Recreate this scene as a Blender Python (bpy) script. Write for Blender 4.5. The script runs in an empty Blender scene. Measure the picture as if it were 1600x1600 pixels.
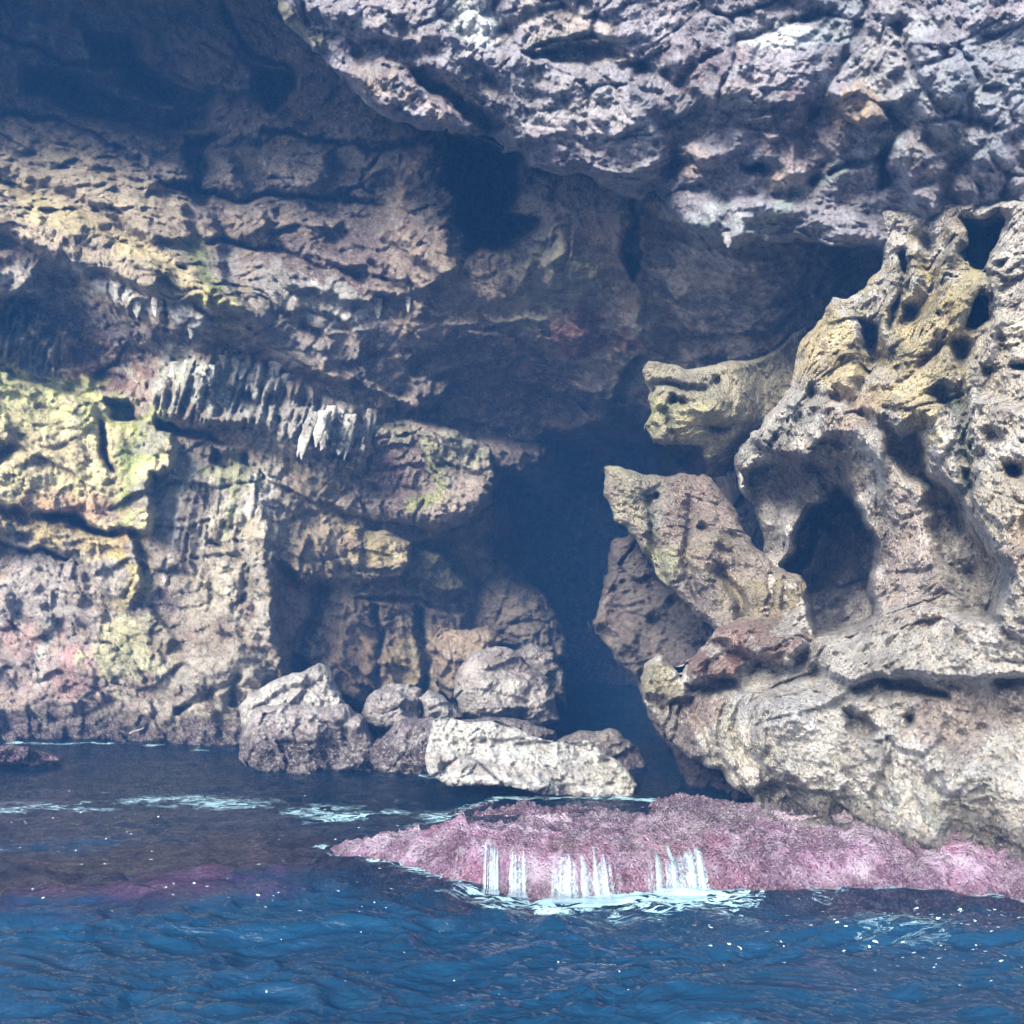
import bpy, math, random
import numpy as np

# ------------------------------------------------------------------ camera, world, sun
sc = bpy.context.scene
col = sc.collection
PITCH = math.radians(4.8)
CAM = np.array([0.0, 0.0, 1.7])
F = 1600.0                                     # focal length in photo pixels (1600 px wide photo)
cd = bpy.data.cameras.new('camera')
cam = bpy.data.objects.new('camera', cd); col.objects.link(cam)
cam.location = CAM; cam.rotation_euler = (math.radians(90) + PITCH, 0, 0)
cd.sensor_width = 36; cd.lens = 36.0; cd.clip_start = 0.1; cd.clip_end = 3000
sc.camera = cam

SUN_EL, SUN_AZ = 24.0, 24.0                    # sun behind the camera, to the left
w = bpy.data.worlds.new('World'); sc.world = w; w.use_nodes = True
wn = w.node_tree; bg = wn.nodes['Background']
sky = wn.nodes.new('ShaderNodeTexSky'); sky.sky_type = 'NISHITA'; sky.sun_disc = False
sky.sun_elevation = math.radians(SUN_EL); sky.sun_rotation = math.radians(180 + SUN_AZ)
wn.links.new(sky.outputs[0], bg.inputs[0]); bg.inputs[1].default_value = 0.15
ld = bpy.data.lights.new('sun', 'SUN'); ld.energy = 4.0; ld.angle = math.radians(20); ld.color = (1, .93, .80)
sun = bpy.data.objects.new('sun', ld); col.objects.link(sun)
# light travels away from the sun: direction to the sun = (-sin az, -cos az, tan el)
sun.rotation_euler = (math.radians(90 - SUN_EL), 0, math.radians(-SUN_AZ))
sc.view_settings.view_transform = 'Standard'; sc.view_settings.look = 'None'
sc.view_settings.exposure = 1.88; sc.view_settings.gamma = 1
sc.cycles.max_bounces = 6; sc.cycles.volume_bounces = 0; sc.cycles.transparent_max_bounces = 8

# ------------------------------------------------------------------ numpy noise
def _h(ix, iy, iz, s):
    h = (ix.astype(np.uint32) * np.uint32(374761393) + iy.astype(np.uint32) * np.uint32(668265263)
         + iz.astype(np.uint32) * np.uint32(2147483647) + np.uint32((s * 974634777) & 0xffffffff))
    h = (h ^ (h >> np.uint32(13))) * np.uint32(1274126177)
    h = (h ^ (h >> np.uint32(16))) * np.uint32(2246822519)
    return h ^ (h >> np.uint32(15))
_G = np.array([(1,1,0),(-1,1,0),(1,-1,0),(-1,-1,0),(1,0,1),(-1,0,1),(1,0,-1),(-1,0,-1),
               (0,1,1),(0,-1,1),(0,1,-1),(0,-1,-1),(1,1,0),(0,-1,1),(-1,1,0),(0,-1,-1)], dtype=np.float32)
def perlin(p, s=0):
    p = p.astype(np.float32); i = np.floor(p).astype(np.int64); f = (p - i).astype(np.float32)
    u = f * f * f * (f * (f * 6 - 15) + 10)
    r = np.zeros(len(p), np.float32)
    for dx in (0, 1):
        wx = u[:, 0] if dx else 1 - u[:, 0]
        for dy in (0, 1):
            wy = u[:, 1] if dy else 1 - u[:, 1]
            for dz in (0, 1):
                wz = u[:, 2] if dz else 1 - u[:, 2]
                g = _G[_h(i[:, 0] + dx, i[:, 1] + dy, i[:, 2] + dz, s) & np.uint32(15)]
                r += wx * wy * wz * (g[:, 0] * (f[:, 0] - dx) + g[:, 1] * (f[:, 1] - dy) + g[:, 2] * (f[:, 2] - dz))
    return r
def fbm(p, octs=5, s=0, gain=.5, lac=2.03):
    a, t = 1.0, 0
    for k in range(octs):
        t = t + a * perlin(p, s + k); a *= gain; p = p * lac + 7.3
    return t
def billow(p, octs=4, s=0, gain=.5, lac=2.1):     # rounded lumps with sharp creases
    a, t, n = 1.0, 0, 0
    for k in range(octs):
        t = t + a * (np.abs(perlin(p, s + k)) * 2); n += a; a *= gain; p = p * lac + 3.1
    return t / n
def worley(p, s=0):
    i = np.floor(p).astype(np.int64); f1 = np.full(len(p), 9.0, np.float32); f2 = f1.copy()
    idc = np.zeros(len(p), np.uint32)
    for dx in (-1, 0, 1):
        for dy in (-1, 0, 1):
            for dz in (-1, 0, 1):
                c = i + np.array([dx, dy, dz]); h = _h(c[:, 0], c[:, 1], c[:, 2], s)
                q = np.stack([(h & np.uint32(1023)) / 1023., ((h >> np.uint32(10)) & np.uint32(1023)) / 1023.,
                              ((h >> np.uint32(20)) & np.uint32(1023)) / 1023.], 1)
                d = np.sqrt(((c + q - p) ** 2).sum(1)).astype(np.float32)
                m = d < f1
                f2 = np.where(m, f1, np.minimum(f2, d)); idc = np.where(m, h, idc); f1 = np.where(m, d, f1)
    return f1, f2, (idc & np.uint32(255)) / 255.
def facets(p, s=0):                                # every cell of a 3-D Voronoi gets its own broken plane
    i = np.floor(p).astype(np.int64); f1 = np.full(len(p), 9.0, np.float32); f2 = f1.copy(); val = np.zeros(len(p), np.float32)
    for dx in (-1, 0, 1):
        for dy in (-1, 0, 1):
            for dz in (-1, 0, 1):
                c = i + np.array([dx, dy, dz]); h = _h(c[:, 0], c[:, 1], c[:, 2], s); h2 = _h(c[:, 2], c[:, 0], c[:, 1], s + 7)
                k = np.uint32(1023)
                q = np.stack([(h & k) / 1023., ((h >> np.uint32(10)) & k) / 1023., ((h >> np.uint32(20)) & k) / 1023.], 1)
                w_ = np.stack([(h2 & k) / 1023., ((h2 >> np.uint32(10)) & k) / 1023., ((h2 >> np.uint32(20)) & k) / 1023.], 1) - .5
                dl = p - c - q; d = np.sqrt((dl ** 2).sum(1)).astype(np.float32); m = d < f1
                f2 = np.where(m, f1, np.minimum(f2, d)); val = np.where(m, (dl * w_).sum(1) * 2.2 + (w_[:, 0] + w_[:, 2]) * .35, val); f1 = np.where(m, d, f1)
    return val * sstep(-.02, .10, f2 - f1) - .12 * (1 - sstep(0, .05, f2 - f1))
def sstep(a, b, x):
    t = np.clip((x - a) / (b - a), 0, 1); return t * t * (3 - 2 * t)

# ------------------------------------------------------------------ 2-D outlines
def sdf(poly, U, V):                               # signed distance, positive inside
    P = np.array(poly, float); n = len(P)
    best = np.full(U.shape, 1e9); inside = np.zeros(U.shape, bool)
    for k in range(n):
        ax, ay = P[k]; bx, by = P[(k + 1) % n]; ex, ey = bx - ax, by - ay
        t = np.clip(((U - ax) * ex + (V - ay) * ey) / (ex * ex + ey * ey + 1e-9), 0, 1)
        best = np.minimum(best, (U - ax - t * ex) ** 2 + (V - ay - t * ey) ** 2)
        c = ((ay > V) != (by > V)) & (U < (bx - ax) * (V - ay) / (by - ay + 1e-12) + ax)
        inside ^= c
    d = np.sqrt(best); return np.where(inside, d, -d)
def linedist(pts, U, V):
    best = np.full(U.shape, 1e9)
    for (ax, ay), (bx, by) in zip(pts[:-1], pts[1:]):
        ex, ey = bx - ax, by - ay
        t = np.clip(((U - ax) * ex + (V - ay) * ey) / (ex * ex + ey * ey + 1e-9), 0, 1)
        best = np.minimum(best, (U - ax - t * ex) ** 2 + (V - ay - t * ey) ** 2)
    return np.sqrt(best)
def ell(U, V, u, v, ru, rv, ang):
    a = math.radians(ang); c, s = math.cos(a), math.sin(a)
    x, y = (U - u) * c + (V - v) * s, -(U - u) * s + (V - v) * c
    return np.sqrt((x / ru) ** 2 + (y / rv) ** 2)
def rbf(ctrl, U, V):                               # smooth depth through control points
    C = np.array(ctrl, float); X = C[:, :2] / 1000; n = len(C)
    K = np.sqrt(((X[:, None] - X[None]) ** 2).sum(2) + .003)
    A = np.zeros((n + 3, n + 3)); A[:n, :n] = K; A[:n, n] = 1; A[:n, n + 1:] = X; A[n:, :n] = A[:n, n:].T
    wts = np.linalg.solve(A, np.r_[C[:, 2], 0, 0, 0])
    r = wts[n] + wts[n + 1] * U / 1000 + wts[n + 2] * V / 1000
    for k in range(n):
        r = r + wts[k] * np.sqrt((U / 1000 - X[k, 0]) ** 2 + (V / 1000 - X[k, 1]) ** 2 + .003)
    return r
cp, sp = math.cos(PITCH), math.sin(PITCH)
def P3(U, V, D):
    a = (U - 800) / F; b = (800 - V) / F
    return np.stack([a * D, D * (cp - b * sp), CAM[2] + D * (sp + b * cp)], -1)
def water_pt(u, v, z=0.0):                         # point at height z seen at u, v
    b = (800 - v) / F; D = (z - CAM[2]) / (sp + b * cp)
    q = P3(np.array([float(u)]), np.array([float(v)]), np.array([D]))[0]
    return q

def axis(a, b, step, da, db, g=1.12):                      # dense between da and db, coarse outside
    mid = np.arange(max(a, da), min(b, db) + step, step)
    lo, hi = [], []
    x, s = mid[0], step
    while x > a: s *= g; x -= s; lo.append(x)
    x, s = mid[-1], step
    while x < b: s *= g; x += s; hi.append(x)
    return np.r_[lo[::-1], mid, hi]

def make_mesh(name, verts, faces, mat, cols=None, extra=None, smooth=True, parent=None, rest=None):
    me = bpy.data.meshes.new(name)
    me.vertices.add(len(verts)); me.vertices.foreach_set('co', np.ascontiguousarray(verts, np.float32).ravel())
    k = faces.shape[1]
    me.loops.add(faces.size); me.loops.foreach_set('vertex_index', faces.ravel().astype(np.int32))
    me.polygons.add(len(faces)); me.polygons.foreach_set('loop_start', np.arange(0, faces.size, k, dtype=np.int32))
    me.polygons.foreach_set('use_smooth', np.full(len(faces), smooth))
    if cols is not None:
        at = me.attributes.new('Col', 'FLOAT_COLOR', 'POINT')
        at.data.foreach_set('color', np.c_[cols, np.ones(len(cols))].astype(np.float32).ravel())
    if cols is not None:
        at = me.attributes.new('Rest', 'FLOAT_VECTOR', 'POINT')
        at.data.foreach_set('vector', np.ascontiguousarray(verts if rest is None else rest, np.float32).ravel())
    for kx, v in (extra or {}).items():
        at = me.attributes.new(kx, 'FLOAT', 'POINT'); at.data.foreach_set('value', v.astype(np.float32).ravel())
    me.update(calc_edges=True); me.validate()
    me.materials.append(mat)
    o = bpy.data.objects.new(name, me); col.objects.link(o)
    if parent: o.parent = parent
    return o
def grid_faces(nv, nu, keep=None):
    idx = np.arange(nv * nu).reshape(nv, nu)
    f = np.stack([idx[:-1, :-1], idx[1:, :-1], idx[1:, 1:], idx[:-1, 1:]], -1).reshape(-1, 4)
    if keep is not None:
        k = keep.reshape(-1); f = f[k[f].all(1)]
    return f
def compact(verts, faces, *arrs):
    used = np.unique(faces); m = np.zeros(len(verts), np.int64); m[used] = np.arange(len(used))
    return (verts[used], m[faces]) + tuple(a[used] if a is not None else None for a in arrs)

def tag(o, label=None, cat=None, group=None, kind=None):
    if label: o['label'] = label
    if cat: o['category'] = cat
    if group: o['group'] = group
    if kind: o['kind'] = kind
    return o

# ------------------------------------------------------------------ materials
def rock_mat(name, bump=1.0, pits=.5, crust=.3, rough=.86, crust_col=(.52, .5, .46), stain=(.12, .085, .07), fine=1.0, spec=.25):
    m = bpy.data.materials.new(name); m.use_nodes = True; N = m.node_tree.nodes; L = m.node_tree.links
    b = N['Principled BSDF']; b.inputs['Roughness'].default_value = rough; b.inputs['Specular IOR Level'].default_value = spec
    geo = N.new('ShaderNodeAttribute'); geo.attribute_name = 'Rest'; att = N.new('ShaderNodeAttribute'); att.attribute_name = 'Col'
    def noise(sc_, det=6, r=.6, dist=0):
        n = N.new('ShaderNodeTexNoise'); n.inputs['Scale'].default_value = sc_; n.inputs['Detail'].default_value = det
        n.inputs['Roughness'].default_value = r; n.inputs['Distortion'].default_value = dist
        L.new(geo.outputs['Vector'], n.inputs['Vector']); return n.outputs['Fac']
    def ramp(src, a, b_, va=0., vb=1.):
        r = N.new('ShaderNodeMapRange'); r.inputs[1].default_value = a; r.inputs[2].default_value = b_
        r.inputs[3].default_value = va; r.inputs[4].default_value = vb; L.new(src, r.inputs[0]); return r.outputs[0]
    def mix(fac, A, B, t='MIX'):
        x = N.new('ShaderNodeMix'); x.data_type = 'RGBA'; x.blend_type = t
        if isinstance(fac, float): x.inputs[0].default_value = fac
        else: L.new(fac, x.inputs[0])
        for s_, v in ((x.inputs[6], A), (x.inputs[7], B)):
            if isinstance(v, tuple): s_.default_value = (*v, 1)
            else: L.new(v, s_)
        return x.outputs[2]
    def math_(op, a, b_):
        x = N.new('ShaderNodeMath'); x.operation = op
        for s_, v in ((x.inputs[0], a), (x.inputs[1], b_)):
            if isinstance(v, (int, float)): s_.default_value = v
            else: L.new(v, s_)
        return x.outputs[0]
    c = att.outputs['Color']
    tone = ramp(noise(2.6, 12, .72, .15), .32, .68, .45, 1.55)
    tc = N.new('ShaderNodeCombineColor')
    for k in range(3): L.new(tone, tc.inputs[k])
    c = mix(1.0, c, tc.outputs[0], 'MULTIPLY')
    c = mix(ramp(noise(4.5, 12, .74, .2), .52, .66, 0, .75), c, stain)
    c = mix(ramp(noise(7.5, 12, .78, .1), .5, .64, 0, crust), c, crust_col)
    sp_ = ramp(noise(34 * fine, 6, .8), .5, .64, 0, crust * 1.3)
    c = mix(sp_, c, crust_col)
    c = mix(ramp(noise(27 * fine, 6, .75, .1), .53, .64, 0, .7), c, tuple(x * .8 for x in stain))
    L.new(c, b.inputs['Base Color'])
    vo = N.new('ShaderNodeTexVoronoi'); vo.inputs['Scale'].default_value = 26 * fine
    L.new(geo.outputs['Vector'], vo.inputs['Vector'])
    h = math_('MULTIPLY', noise(12 * fine, 10, .78, .0), 1.6)
    h = math_('ADD', h, math_('MULTIPLY', noise(55 * fine, 5, .75), .8))
    h = math_('ADD', h, math_('MULTIPLY', ramp(vo.outputs['Distance'], .0, .45), pits))
    bp = N.new('ShaderNodeBump'); bp.inputs['Strength'].default_value = 1; bp.inputs['Distance'].default_value = .045 * bump
    L.new(h, bp.inputs['Height']); L.new(bp.outputs[0], b.inputs['Normal'])
    return m

M_wall = rock_mat('limestone_wall', 1.0, .35, .35)
M_roof = rock_mat('purple_grey_roof_rock', 1.0, .3, .45, crust_col=(.42, .45, .50), stain=(.10, .07, .08))
M_pit = rock_mat('pitted_pale_rock', 1.5, 1.1, .35, crust_col=(.62, .58, .5), stain=(.20, .15, .13), fine=1.25)
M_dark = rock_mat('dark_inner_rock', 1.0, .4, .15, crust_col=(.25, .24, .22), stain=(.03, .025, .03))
M_boul = rock_mat('boulder_rock', .8, .4, .5, crust_col=(.5, .48, .46), stain=(.10, .08, .08))
M_white = rock_mat('whitened_boulder', 1.1, .5, .5, crust_col=(.75, .73, .68), stain=(.25, .22, .2))
M_alga = rock_mat('pink_coralline_crust', 1.3, 1.0, .5, rough=.5, crust_col=(.76, .64, .74), stain=(.06, .018, .032), fine=1.6, spec=.35)

# ------------------------------------------------------------------ rock relief builder
SAMP = {}
def relief(name, box, step, ctrl, mat, polys=None, holes=(), feats=(), paint=(), base=(.25, .22, .2), edge=(30, .5),
           skirt=2.0, skirt_px=40, warp=9, amp=1.0, seed=0, lump=(.9, .28), strata=None, dense=(-15, 1615, -15, 1300),
           pit=0.0, closed=False, mid=1.0, fac=.7, gr=1.0, parent=None):
    us = axis(box[0], box[2], step, dense[0], dense[1], 1.02); vs = axis(box[1], box[3], step, dense[2], dense[3], 1.02)
    U, V = np.meshgrid(us, vs); shp = U.shape; U = U.ravel(); V = V.ravel()
    # irregular outlines: look shapes up at noise-shifted places
    q = np.stack([U / 60., V / 60., np.full(U.shape, seed * 3.7)], 1)
    Uw = U + warp * fbm(q, 4, seed) * 1.6; Vw = V + warp * fbm(q + 31.7, 4, seed + 9) * 1.6
    D = rbf(ctrl, U, V) if len(ctrl) > 2 else np.full(U.shape, float(ctrl[0][2]))
    Db = D
    for f in feats:
        if f[0] == 'P':
            e = sdf(f[1], Uw, Vw); D = D - f[2] * sstep(-f[4], f[3], e)
        elif f[0] == 'S':                          # slab leaning out: proud at its bottom edge, flush at its top
            e = sdf(f[1], Uw, Vw); vv = [p[1] for p in f[1]]; t = np.clip((Vw - min(vv)) / (max(vv) - min(vv)), 0, 1)
            D = D - f[2] * sstep(-f[4], f[3], e) * (.35 + .65 * t)
        elif f[0] == 'B':
            r = ell(Uw, Vw, *f[1:6]); D = D - f[6] * np.exp(-r * r * 1.4)
        elif f[0] == 'F':                          # hanging curtains: vertical flutes with a ragged lower hem
            k = sstep(-4, 10, sdf(f[1], U, V + 12 * fbm(np.stack([U / 14., U * 0, U * 0 + seed], 1), 3, seed + 4)))
            q = np.stack([(U + f[4] * V) / f[3], V / (f[3] * 7), U * 0 + 3.1], 1); D = D - f[2] * k * (.4 + 1.6 * (.45 - billow(q, 3, seed + 6, .6)))
        elif f[0] == 'C':
            r = linedist(f[1], Uw, Vw) / f[2]; D = D + f[3] * np.exp(-r * r)
    keep = None; e = None
    if polys is not None:
        e = np.max([sdf(p, Uw, Vw) for p in polys], axis=0)
        for h in holes: e = np.minimum(e, -sdf(h, Uw, Vw))
        ew, eR = edge
        t = np.clip(e / ew, 0, 1); D = D + eR * (1 - np.sqrt(np.clip(1 - (1 - t) ** 2, 0, 1)))
    p0 = P3(U, V, Db + .3 * (D - Db))                  # noise is looked up on a gentler surface so steep sides do not smear it
    # rock structure noise, in metres, evaluated where the rock is
    wv = np.stack([fbm(p0 * .7 + 5, 3, seed + 20), fbm(p0 * .7 + 15, 3, seed + 21), fbm(p0 * .7 + 25, 3, seed + 22)], 1)
    pw = p0 + wv * .16
    L1, A1 = lump
    n = A1 * (billow(pw / L1, 3, seed + 30) - .35)
    n = n + mid * .10 * (billow(pw * 2.3, 3, seed + 40, .5) - .3) + .15 * mid * fbm(pw * 2.9, 7, seed + 50, .62)
    h1, h2, hid = worley(pw * np.array([4.2, 4.2, 5.5]), seed + 64)
    n = n + .055 * mid * (hid - .5) * sstep(0, .15, h2 - h1) - .025 * mid * (1 - sstep(0, .12, h2 - h1)) + .03 * mid * (.5 - h1)
    f1, f2, idc = worley(pw * np.array([1.6, 1.6, 2.2]), seed + 60)
    n = n + .22 * mid * (idc - .5) * sstep(0, .12, f2 - f1) - .07 * mid * (1 - sstep(0, .1, f2 - f1))
    n = n + fac * .20 * facets(pw * np.array([1.7, 1.7, 2.3]) + 3, seed + 61) + fac * .07 * facets(pw * 5.1, seed + 63)
    n = n + gr * .022 * fbm(p0 * 13, 5, seed + 66, .72)
    if strata:
        ang, frq, sa = strata
        a = math.radians(ang)
        x, z = pw[:, 0], pw[:, 2]
        b = -(x * math.sin(a) + z * math.cos(a))          # grows downwards across the beds
        bb = b * frq + .9 * fbm(p0 * .8, 3, seed + 70)
        fr = bb - np.floor(bb)
        n = n + sa * (fr ** 1.5 - .5) * sstep(1, .93, fr)
        bb = b * frq * 2.7 + 1.4 * fbm(p0 * 1.3, 3, seed + 74)
        fr = bb - np.floor(bb)
        n = n + sa * .4 * (fr ** 1.5 - .5) * sstep(1, .9, fr)
    if gr > 1:
        g1, g2, _ = worley(p0 * 24, seed + 87); n = n - .016 * gr * sstep(.5, .15, g1)
    if pit:
        g1, g2, _ = worley(pw * 9, seed + 80)
        msk = sstep(-.15, .25, fbm(p0 * 1.5, 2, seed + 81))
        n = n - pit * .06 * sstep(.42, .12, g1) * msk
        g1, g2, _ = worley(pw * 3.1, seed + 83)
        n = n - pit * .16 * sstep(.33, .14, g1) * sstep(-.05, .2, fbm(p0 * 1.1, 2, seed + 85))
    D2 = D - n * amp
    Uo, Vo = U.copy(), V.copy()
    if e is not None:
        E = e.reshape(shp); gv, gu = np.gradient(E, vs, us); g = np.sqrt(gu ** 2 + gv ** 2) + 1e-3
        gu = (gu / g).ravel(); gv = (gv / g).ravel()
        out = np.clip(-e, 0, skirt_px)
        Uo = U + gu * out * 1.12; Vo = V + gv * out * 1.12
        D2 = D2 + skirt * (out / skirt_px)
        keep = (e > -skirt_px * .98) & ((g.ravel() > .55) | (e > 0))
    verts = P3(Uo, Vo, D2)
    rest = p0 - pw * 0
    # rock colour; some patches also paint in the shade of hollows and undersides
    C = np.tile(np.array(base), (len(U), 1))
    cn = np.stack([U / 45., V / 45., np.full(U.shape, seed + .5)], 1)
    n1 = fbm(cn, 6, seed + 90, .7)
    for pt in paint:
        if pt[0] == 'E':
            _, u, v, ru, rv, ang, rgb, s = pt; r = ell(U, V, u, v, ru, rv, ang); k = s * sstep(1.12, .78, r + n1 * .8)
        elif pt[0] == 'P':
            _, poly, soft, rgb, s = pt; k = s * sstep(-soft, soft, sdf(poly, Uw, Vw) + n1 * soft * 1.3)
        else:
            _, pts, wd, rgb, s = pt; k = s * sstep(1.2, .3, linedist(pts, Uw, Vw) / wd + n1 * .5)
        C = C + (np.array(rgb) - C) * k[:, None]
    # wet dark band with dull pink crust just above the sea
    z = verts[:, 2] + .16 * fbm(p0 * 2.2, 4, seed + 95)
    k = sstep(.46, .2, z) * .92 * (0 if mat is M_white else 1)
    C = C + (np.array((.045, .028, .036)) - C) * k[:, None]
    SAMP[name] = (us, vs, D2.reshape(shp))
    faces = grid_faces(shp[0], shp[1], keep)
    if closed:
        back = P3(Uo, Vo, 2 * closed - D2 + .15 * n)
        verts2, faces2, C2, r2 = compact(verts, faces, C, rest)
        vb, fb, Cb, rb = compact(back, faces[:, ::-1], C, rest + 5)
        verts = np.r_[verts2, vb]; faces = np.r_[faces2, fb + len(verts2)]; C = np.r_[C2, Cb]; rest = np.r_[r2, rb]
    else:
        verts, faces, C, rest = compact(verts, faces, C, rest)
    return make_mesh(name, verts, faces, mat, C, parent=parent, rest=rest)

Y1, Y2 = (.56, .50, .27), (.50, .52, .20)            # yellow and yellow-green algae
GRN = (.16, .22, .07); GREY = (.27, .26, .25); PALE = (.5, .49, .45); BUFF = (.33, .28, .20)
PURP = (.115, .08, .085); RED = (.22, .10, .085); BRN = (.16, .115, .08); DK = (.06, .05, .055)
WHT = (.55, .55, .53); PINKG = (.34, .27, .26)

# ---- the cave wall: left face, inner recess and the rock over it
wall_ctrl = [(-700,1200,10),(-700,200,9.5),(-700,-600,8),(0,1300,12.5),(0,1155,12.3),(0,900,12),(0,700,11.6),(0,560,12.0),
 (200,1155,12.2),(200,900,11.8),(200,560,12.1),(400,1155,11.8),(400,1000,11.5),(420,850,11.7),(400,700,12.1),(400,560,11.9),
 (500,450,11.7),(560,560,12.2),(560,680,12.6),(700,640,13.8),(850,650,14.6),(950,610,13.3),(950,450,11.5),(850,420,11.2),(700,480,11.9),
 (600,800,13.3),(740,800,14),(600,1000,13.1),(740,1100,13.6),(900,900,16.5),(900,1200,15.5),(1050,1000,13.5),
 (0,0,12),(200,0,12.4),(400,50,12.6),(100,130,13.2),(300,150,13.4),(500,150,12.9),(640,250,12.6),(450,300,12.4),(350,400,12.0),
 (150,330,11.6),(0,220,12.2),(0,420,11.2),(250,440,11.0),(380,480,11.0),(100,500,12.3),
 (0,-300,8.5),(500,-300,9),(800,-300,9),(1600,-300,8),(0,-700,6.8),(800,-700,6.5),(1600,-700,6.5),  # cave rock beyond view, shaped to keep sun off the upper left wall
 (1000,250,10.5),(1150,350,10.0),(1180,450,10.6),(1150,560,12.0),(1350,450,11.4),(1600,300,9.5),(1600,600,9.8),(1600,1000,9.5),
 (1350,900,11.3),(1250,700,11.5),(1200,1250,10.5),(2300,600,7),(2300,-600,6)]
recess = [(441,880),(428,950),(436,990),(450,1010),(446,1040),(470,1060),(560,1260),(1150,1300),(1150,1000),(1000,700),(880,690),
          (780,760),(770,830),(640,845),(640,900),(520,910)]
cavern = [(860,690),(1000,660),(1120,700),(1150,1000),(1170,1290),(930,1290),(880,1230),(875,1090),(800,1000),(770,1010),(765,960),(800,900),(780,850),(775,770),(850,770)]
hole_up = [(705,215),(760,225),(812,240),(815,290),(800,335),(840,350),(800,385),(740,395),(722,350),(700,300),(697,260)]
hollow = [(1000,300),(1040,320),(1120,390),(1300,380),(1380,400),(1370,480),(1280,560),(1160,568),(1040,565),(1000,500),(990,420)]
yslab = [(-60,560),(20,590),(100,610),(150,640),(165,700),(178,730),(160,660),(230,655),(272,668),(278,700),(262,735),(240,745),(240,830),(190,830),(150,826),(80,800),(-60,790)]
yslab2 = [(-60,800),(80,812),(150,835),(200,830),(222,870),(225,930),(205,960),(120,870),(-60,850)]
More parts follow.
